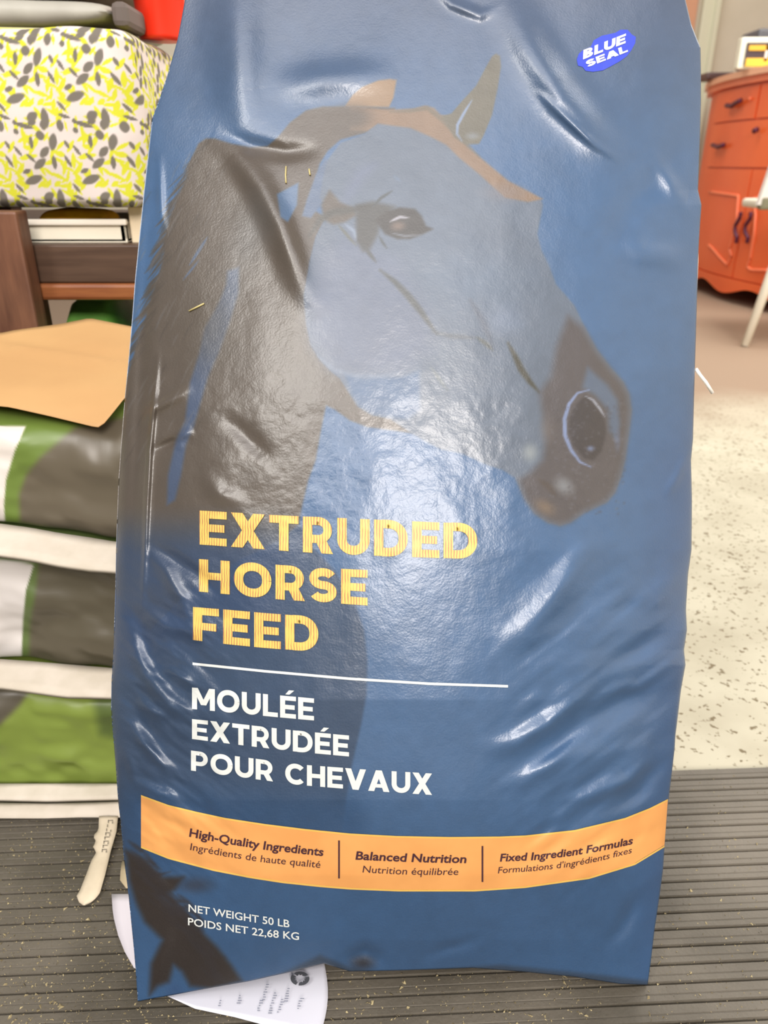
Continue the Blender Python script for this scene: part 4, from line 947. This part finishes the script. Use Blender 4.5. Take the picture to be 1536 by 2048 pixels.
moul('moulding', [(1419,384),(1450,388),(1477,392),(1474,425),(1472,455),(1464,480),(1459,498),(1463,512),(1455,530),(1440,515),(1426,498),(1417,490)], dL)
moul('moulding', [(1536,393),(1508,396),(1511,430),(1508,470),(1503,500),(1500,520),(1494,533),(1502,540),(1536,541)], dR)
moul('handle', [(1482,424),(1480,435),(1470,452),(1470,464),(1474,475),(1472,486)], dL, 0.008, M_hdl, 0.03)
moul('handle', [(1502,424),(1501,436),(1490,452),(1490,464),(1496,475),(1494,486)], dR, 0.008, M_hdl, 0.03)
moul('handle', [(1453,211),(1463,212),(1471,206),(1481,201)], dr1, 0.010, M_hdl, 0.03)
moul('handle', [(1425,290),(1436,294),(1447,290)], dr2, 0.010, M_hdl, 0.03)
moul('handle', [(1508,262),(1514,259)], dr2, 0.011, M_hdl, 0.03)
moul('knob', [(1498,198),(1501,197)], dr1, 0.006, M_or2, 0.02)
# things on the cabinet
ztop = zmo+0.051
p = cab_hit(1476, 140, -0.10)
pf = empty('picture_box', (float(p[0])+0.1, float(p[1]), ztop)); tag(pf, 'white framed box with yellow and dark picture standing on the orange cabinet', 'picture frame')
fx = xat(1479, 110, 3.62); zf1 = zat(74, 3.62)
box('frame', (fx, 3.62, ztop), (fx+0.30, 3.66, zf1), mat('white_frame', (240,236,214), 0.4), pf, 0.006)
box('picture', (fx+0.022, 3.612, ztop+0.012), (fx+0.27, 3.6195, zf1-0.02), mat('dark_picture', (70,58,66), 0.4), pf, 0.001)
for x_, z_, w_, h_, c_ in ((0.03,0.12,0.09,0.045,(226,176,60)),(0.026,0.015,0.10,0.03,(236,190,70)),(0.10,0.05,0.012,0.09,(230,224,214)),(0.125,0.03,0.05,0.10,(70,92,92))):
    zz_ = ztop+z_*(zf1-ztop)/0.21
    box('picture_patch', (fx+x_, 3.608, zz_), (fx+x_+w_, 3.6115, min(zf1-0.03, zz_+h_)), mat('picture_colour', c_, 0.5), pf, 0)
bm = bmesh.new(); xa_ = xat(1415, 145, 4.05); xb_ = xat(1472, 145, 4.05); add_box(bm, (xa_, 4.05, ztop), (xb_, 4.2, ztop+0.03), 0.008)
o = frombm('dark_tray', bm, mat('dark_brown_lacquer', (84,62,60), 0.4)); tag(o, 'low dark brown tray on the left end of the orange cabinet', 'tray')
lamp_z = zat(62, 3.8)
bm = bmesh.new(); xa_ = xat(1512, 66, 3.75); add_box(bm, (xa_, 3.72, ztop), (xa_+0.24, 3.9, lamp_z), 0.01)
o = frombm('grey_case', bm, mat('dark_grey_case', (92,92,98), 0.5)); tag(o, 'dark grey case behind the framed box on the orange cabinet', 'case')

# ================================================================ WHITE STOOL AT THE RIGHT
M_ch = mat('white_painted_metal', (232,224,204), 0.35, 0.5)
ft = at_z(1489, 693, FL); stl = empty('white_chair', (float(ft[0])+0.25, float(ft[1])+0.2, FL)); tag(stl, 'white chair with a splayed leg at the right frame edge, before the orange cabinet', 'chair')
kn = at_y(1588, 425, float(ft[1])+0.06)
tube('leg', [ft+np.array([0,0,0.001]), kn], 0.0, M_ch, stl, 12, True, [0.013, 0.019])
seatz = float(kn[2])
dx_, dy_ = 0.30, 0.34
sx_, sy_ = float(kn[0])-0.01, float(kn[1])-0.01
for ox, oy, ex, ey in ((dx_, 0, 0.07, -0.05), (dx_, dy_, 0.07, 0.04), (0.14, dy_, 0.12, 0.04)):
    tube('leg', [(sx_+ox+ex, sy_+oy+ey, FL+0.001), (sx_+ox+0.01, sy_+oy+0.01, seatz)], 0, M_ch, stl, 12, True, [0.013, 0.019])
box('seat', (sx_-0.012, sy_-0.02, seatz), (sx_+dx_+0.03, sy_+dy_+0.03, seatz+0.03), M_ch, stl, 0.01)
a_ = at_y(1513, 412, sy_+dy_); c_ = at_y(1542, 330, sy_+dy_)
sd = sy_+0.02
# backrest: slanted side rail seen at the frame edge, with a grey-green cushion pad under it
q0 = at_y(1516, 410, sd); q1 = at_y(1548, 318, sd); q2 = at_y(1700, 318, sd); q3 = at_y(1700, 410, sd)
bm = bmesh.new(); th_ = 0.02
A8 = [bm.verts.new(tuple(q)) for q in (q0, q1, q2, q3)]; B8 = [bm.verts.new(tuple(q+np.array([0, th_, 0]))) for q in (q0, q1, q2, q3)]
bm.faces.new(A8); bm.faces.new(B8[::-1])
for k in range(4): bm.faces.new((A8[k], A8[(k+1)%4], B8[(k+1)%4], B8[k]))
frombm('backrest', bm, mat('glossy_white_panel', (244,238,232), 0.3), stl)
g0 = at_y(1519, 420, sd); box('armrest_pad', (float(g0[0]), sd-0.004, float(g0[2])), (float(g0[0])+0.3, sd+0.03, float(at_y(1519, 394, sd)[2])), mat('olive_grey_pad', (132,128,104), 0.7), stl, 0.008)
tube('upright', [(float(g0[0])+0.06, sd+0.015, seatz+0.02), (float(g0[0])+0.06, sd+0.015, float(g0[2])+0.005)], 0.012, M_ch, stl)

# ================================================================ CRUMBS ON THE MAT
bm = bmesh.new(); R3 = random.Random(5)
def crumb(x, y, z, s_):
    vs = [bm.verts.new((x+R3.uniform(-s_, s_), y+R3.uniform(-s_, s_), z)) for _ in range(3)]; t_ = bm.verts.new((x, y, z+s_*R3.uniform(0.3, 0.8)))
    for a, b_ in ((0,1),(1,2),(2,0)): bm.faces.new((vs[a], vs[b_], t_))
for k in range(4600):
    if R3.random() < 0.72: px_, py_ = R3.uniform(-60, 560), R3.uniform(1640, 2120)
    elif R3.random() < 0.6: px_, py_ = R3.uniform(560, 1200), R3.uniform(1945, 2120)
    else: px_, py_ = R3.uniform(1290, 1600), R3.uniform(1545, 2100)
    p = at_z(px_, py_, 0.0)
    crumb(float(p[0]), float(p[1]), 0.0001, R3.choice((0.0006, 0.0009, 0.0013)) if R3.random() < .96 else 0.0024)
o = frombm('crumbs', bm, mat('pale_feed_dust', (176,162,124), 0.9, 0.1, col2=(112,100,76), scale=400)); tag(o, 'pale feed crumbs and chaff scattered over the ribbed mat', 'crumbs', kind='stuff')
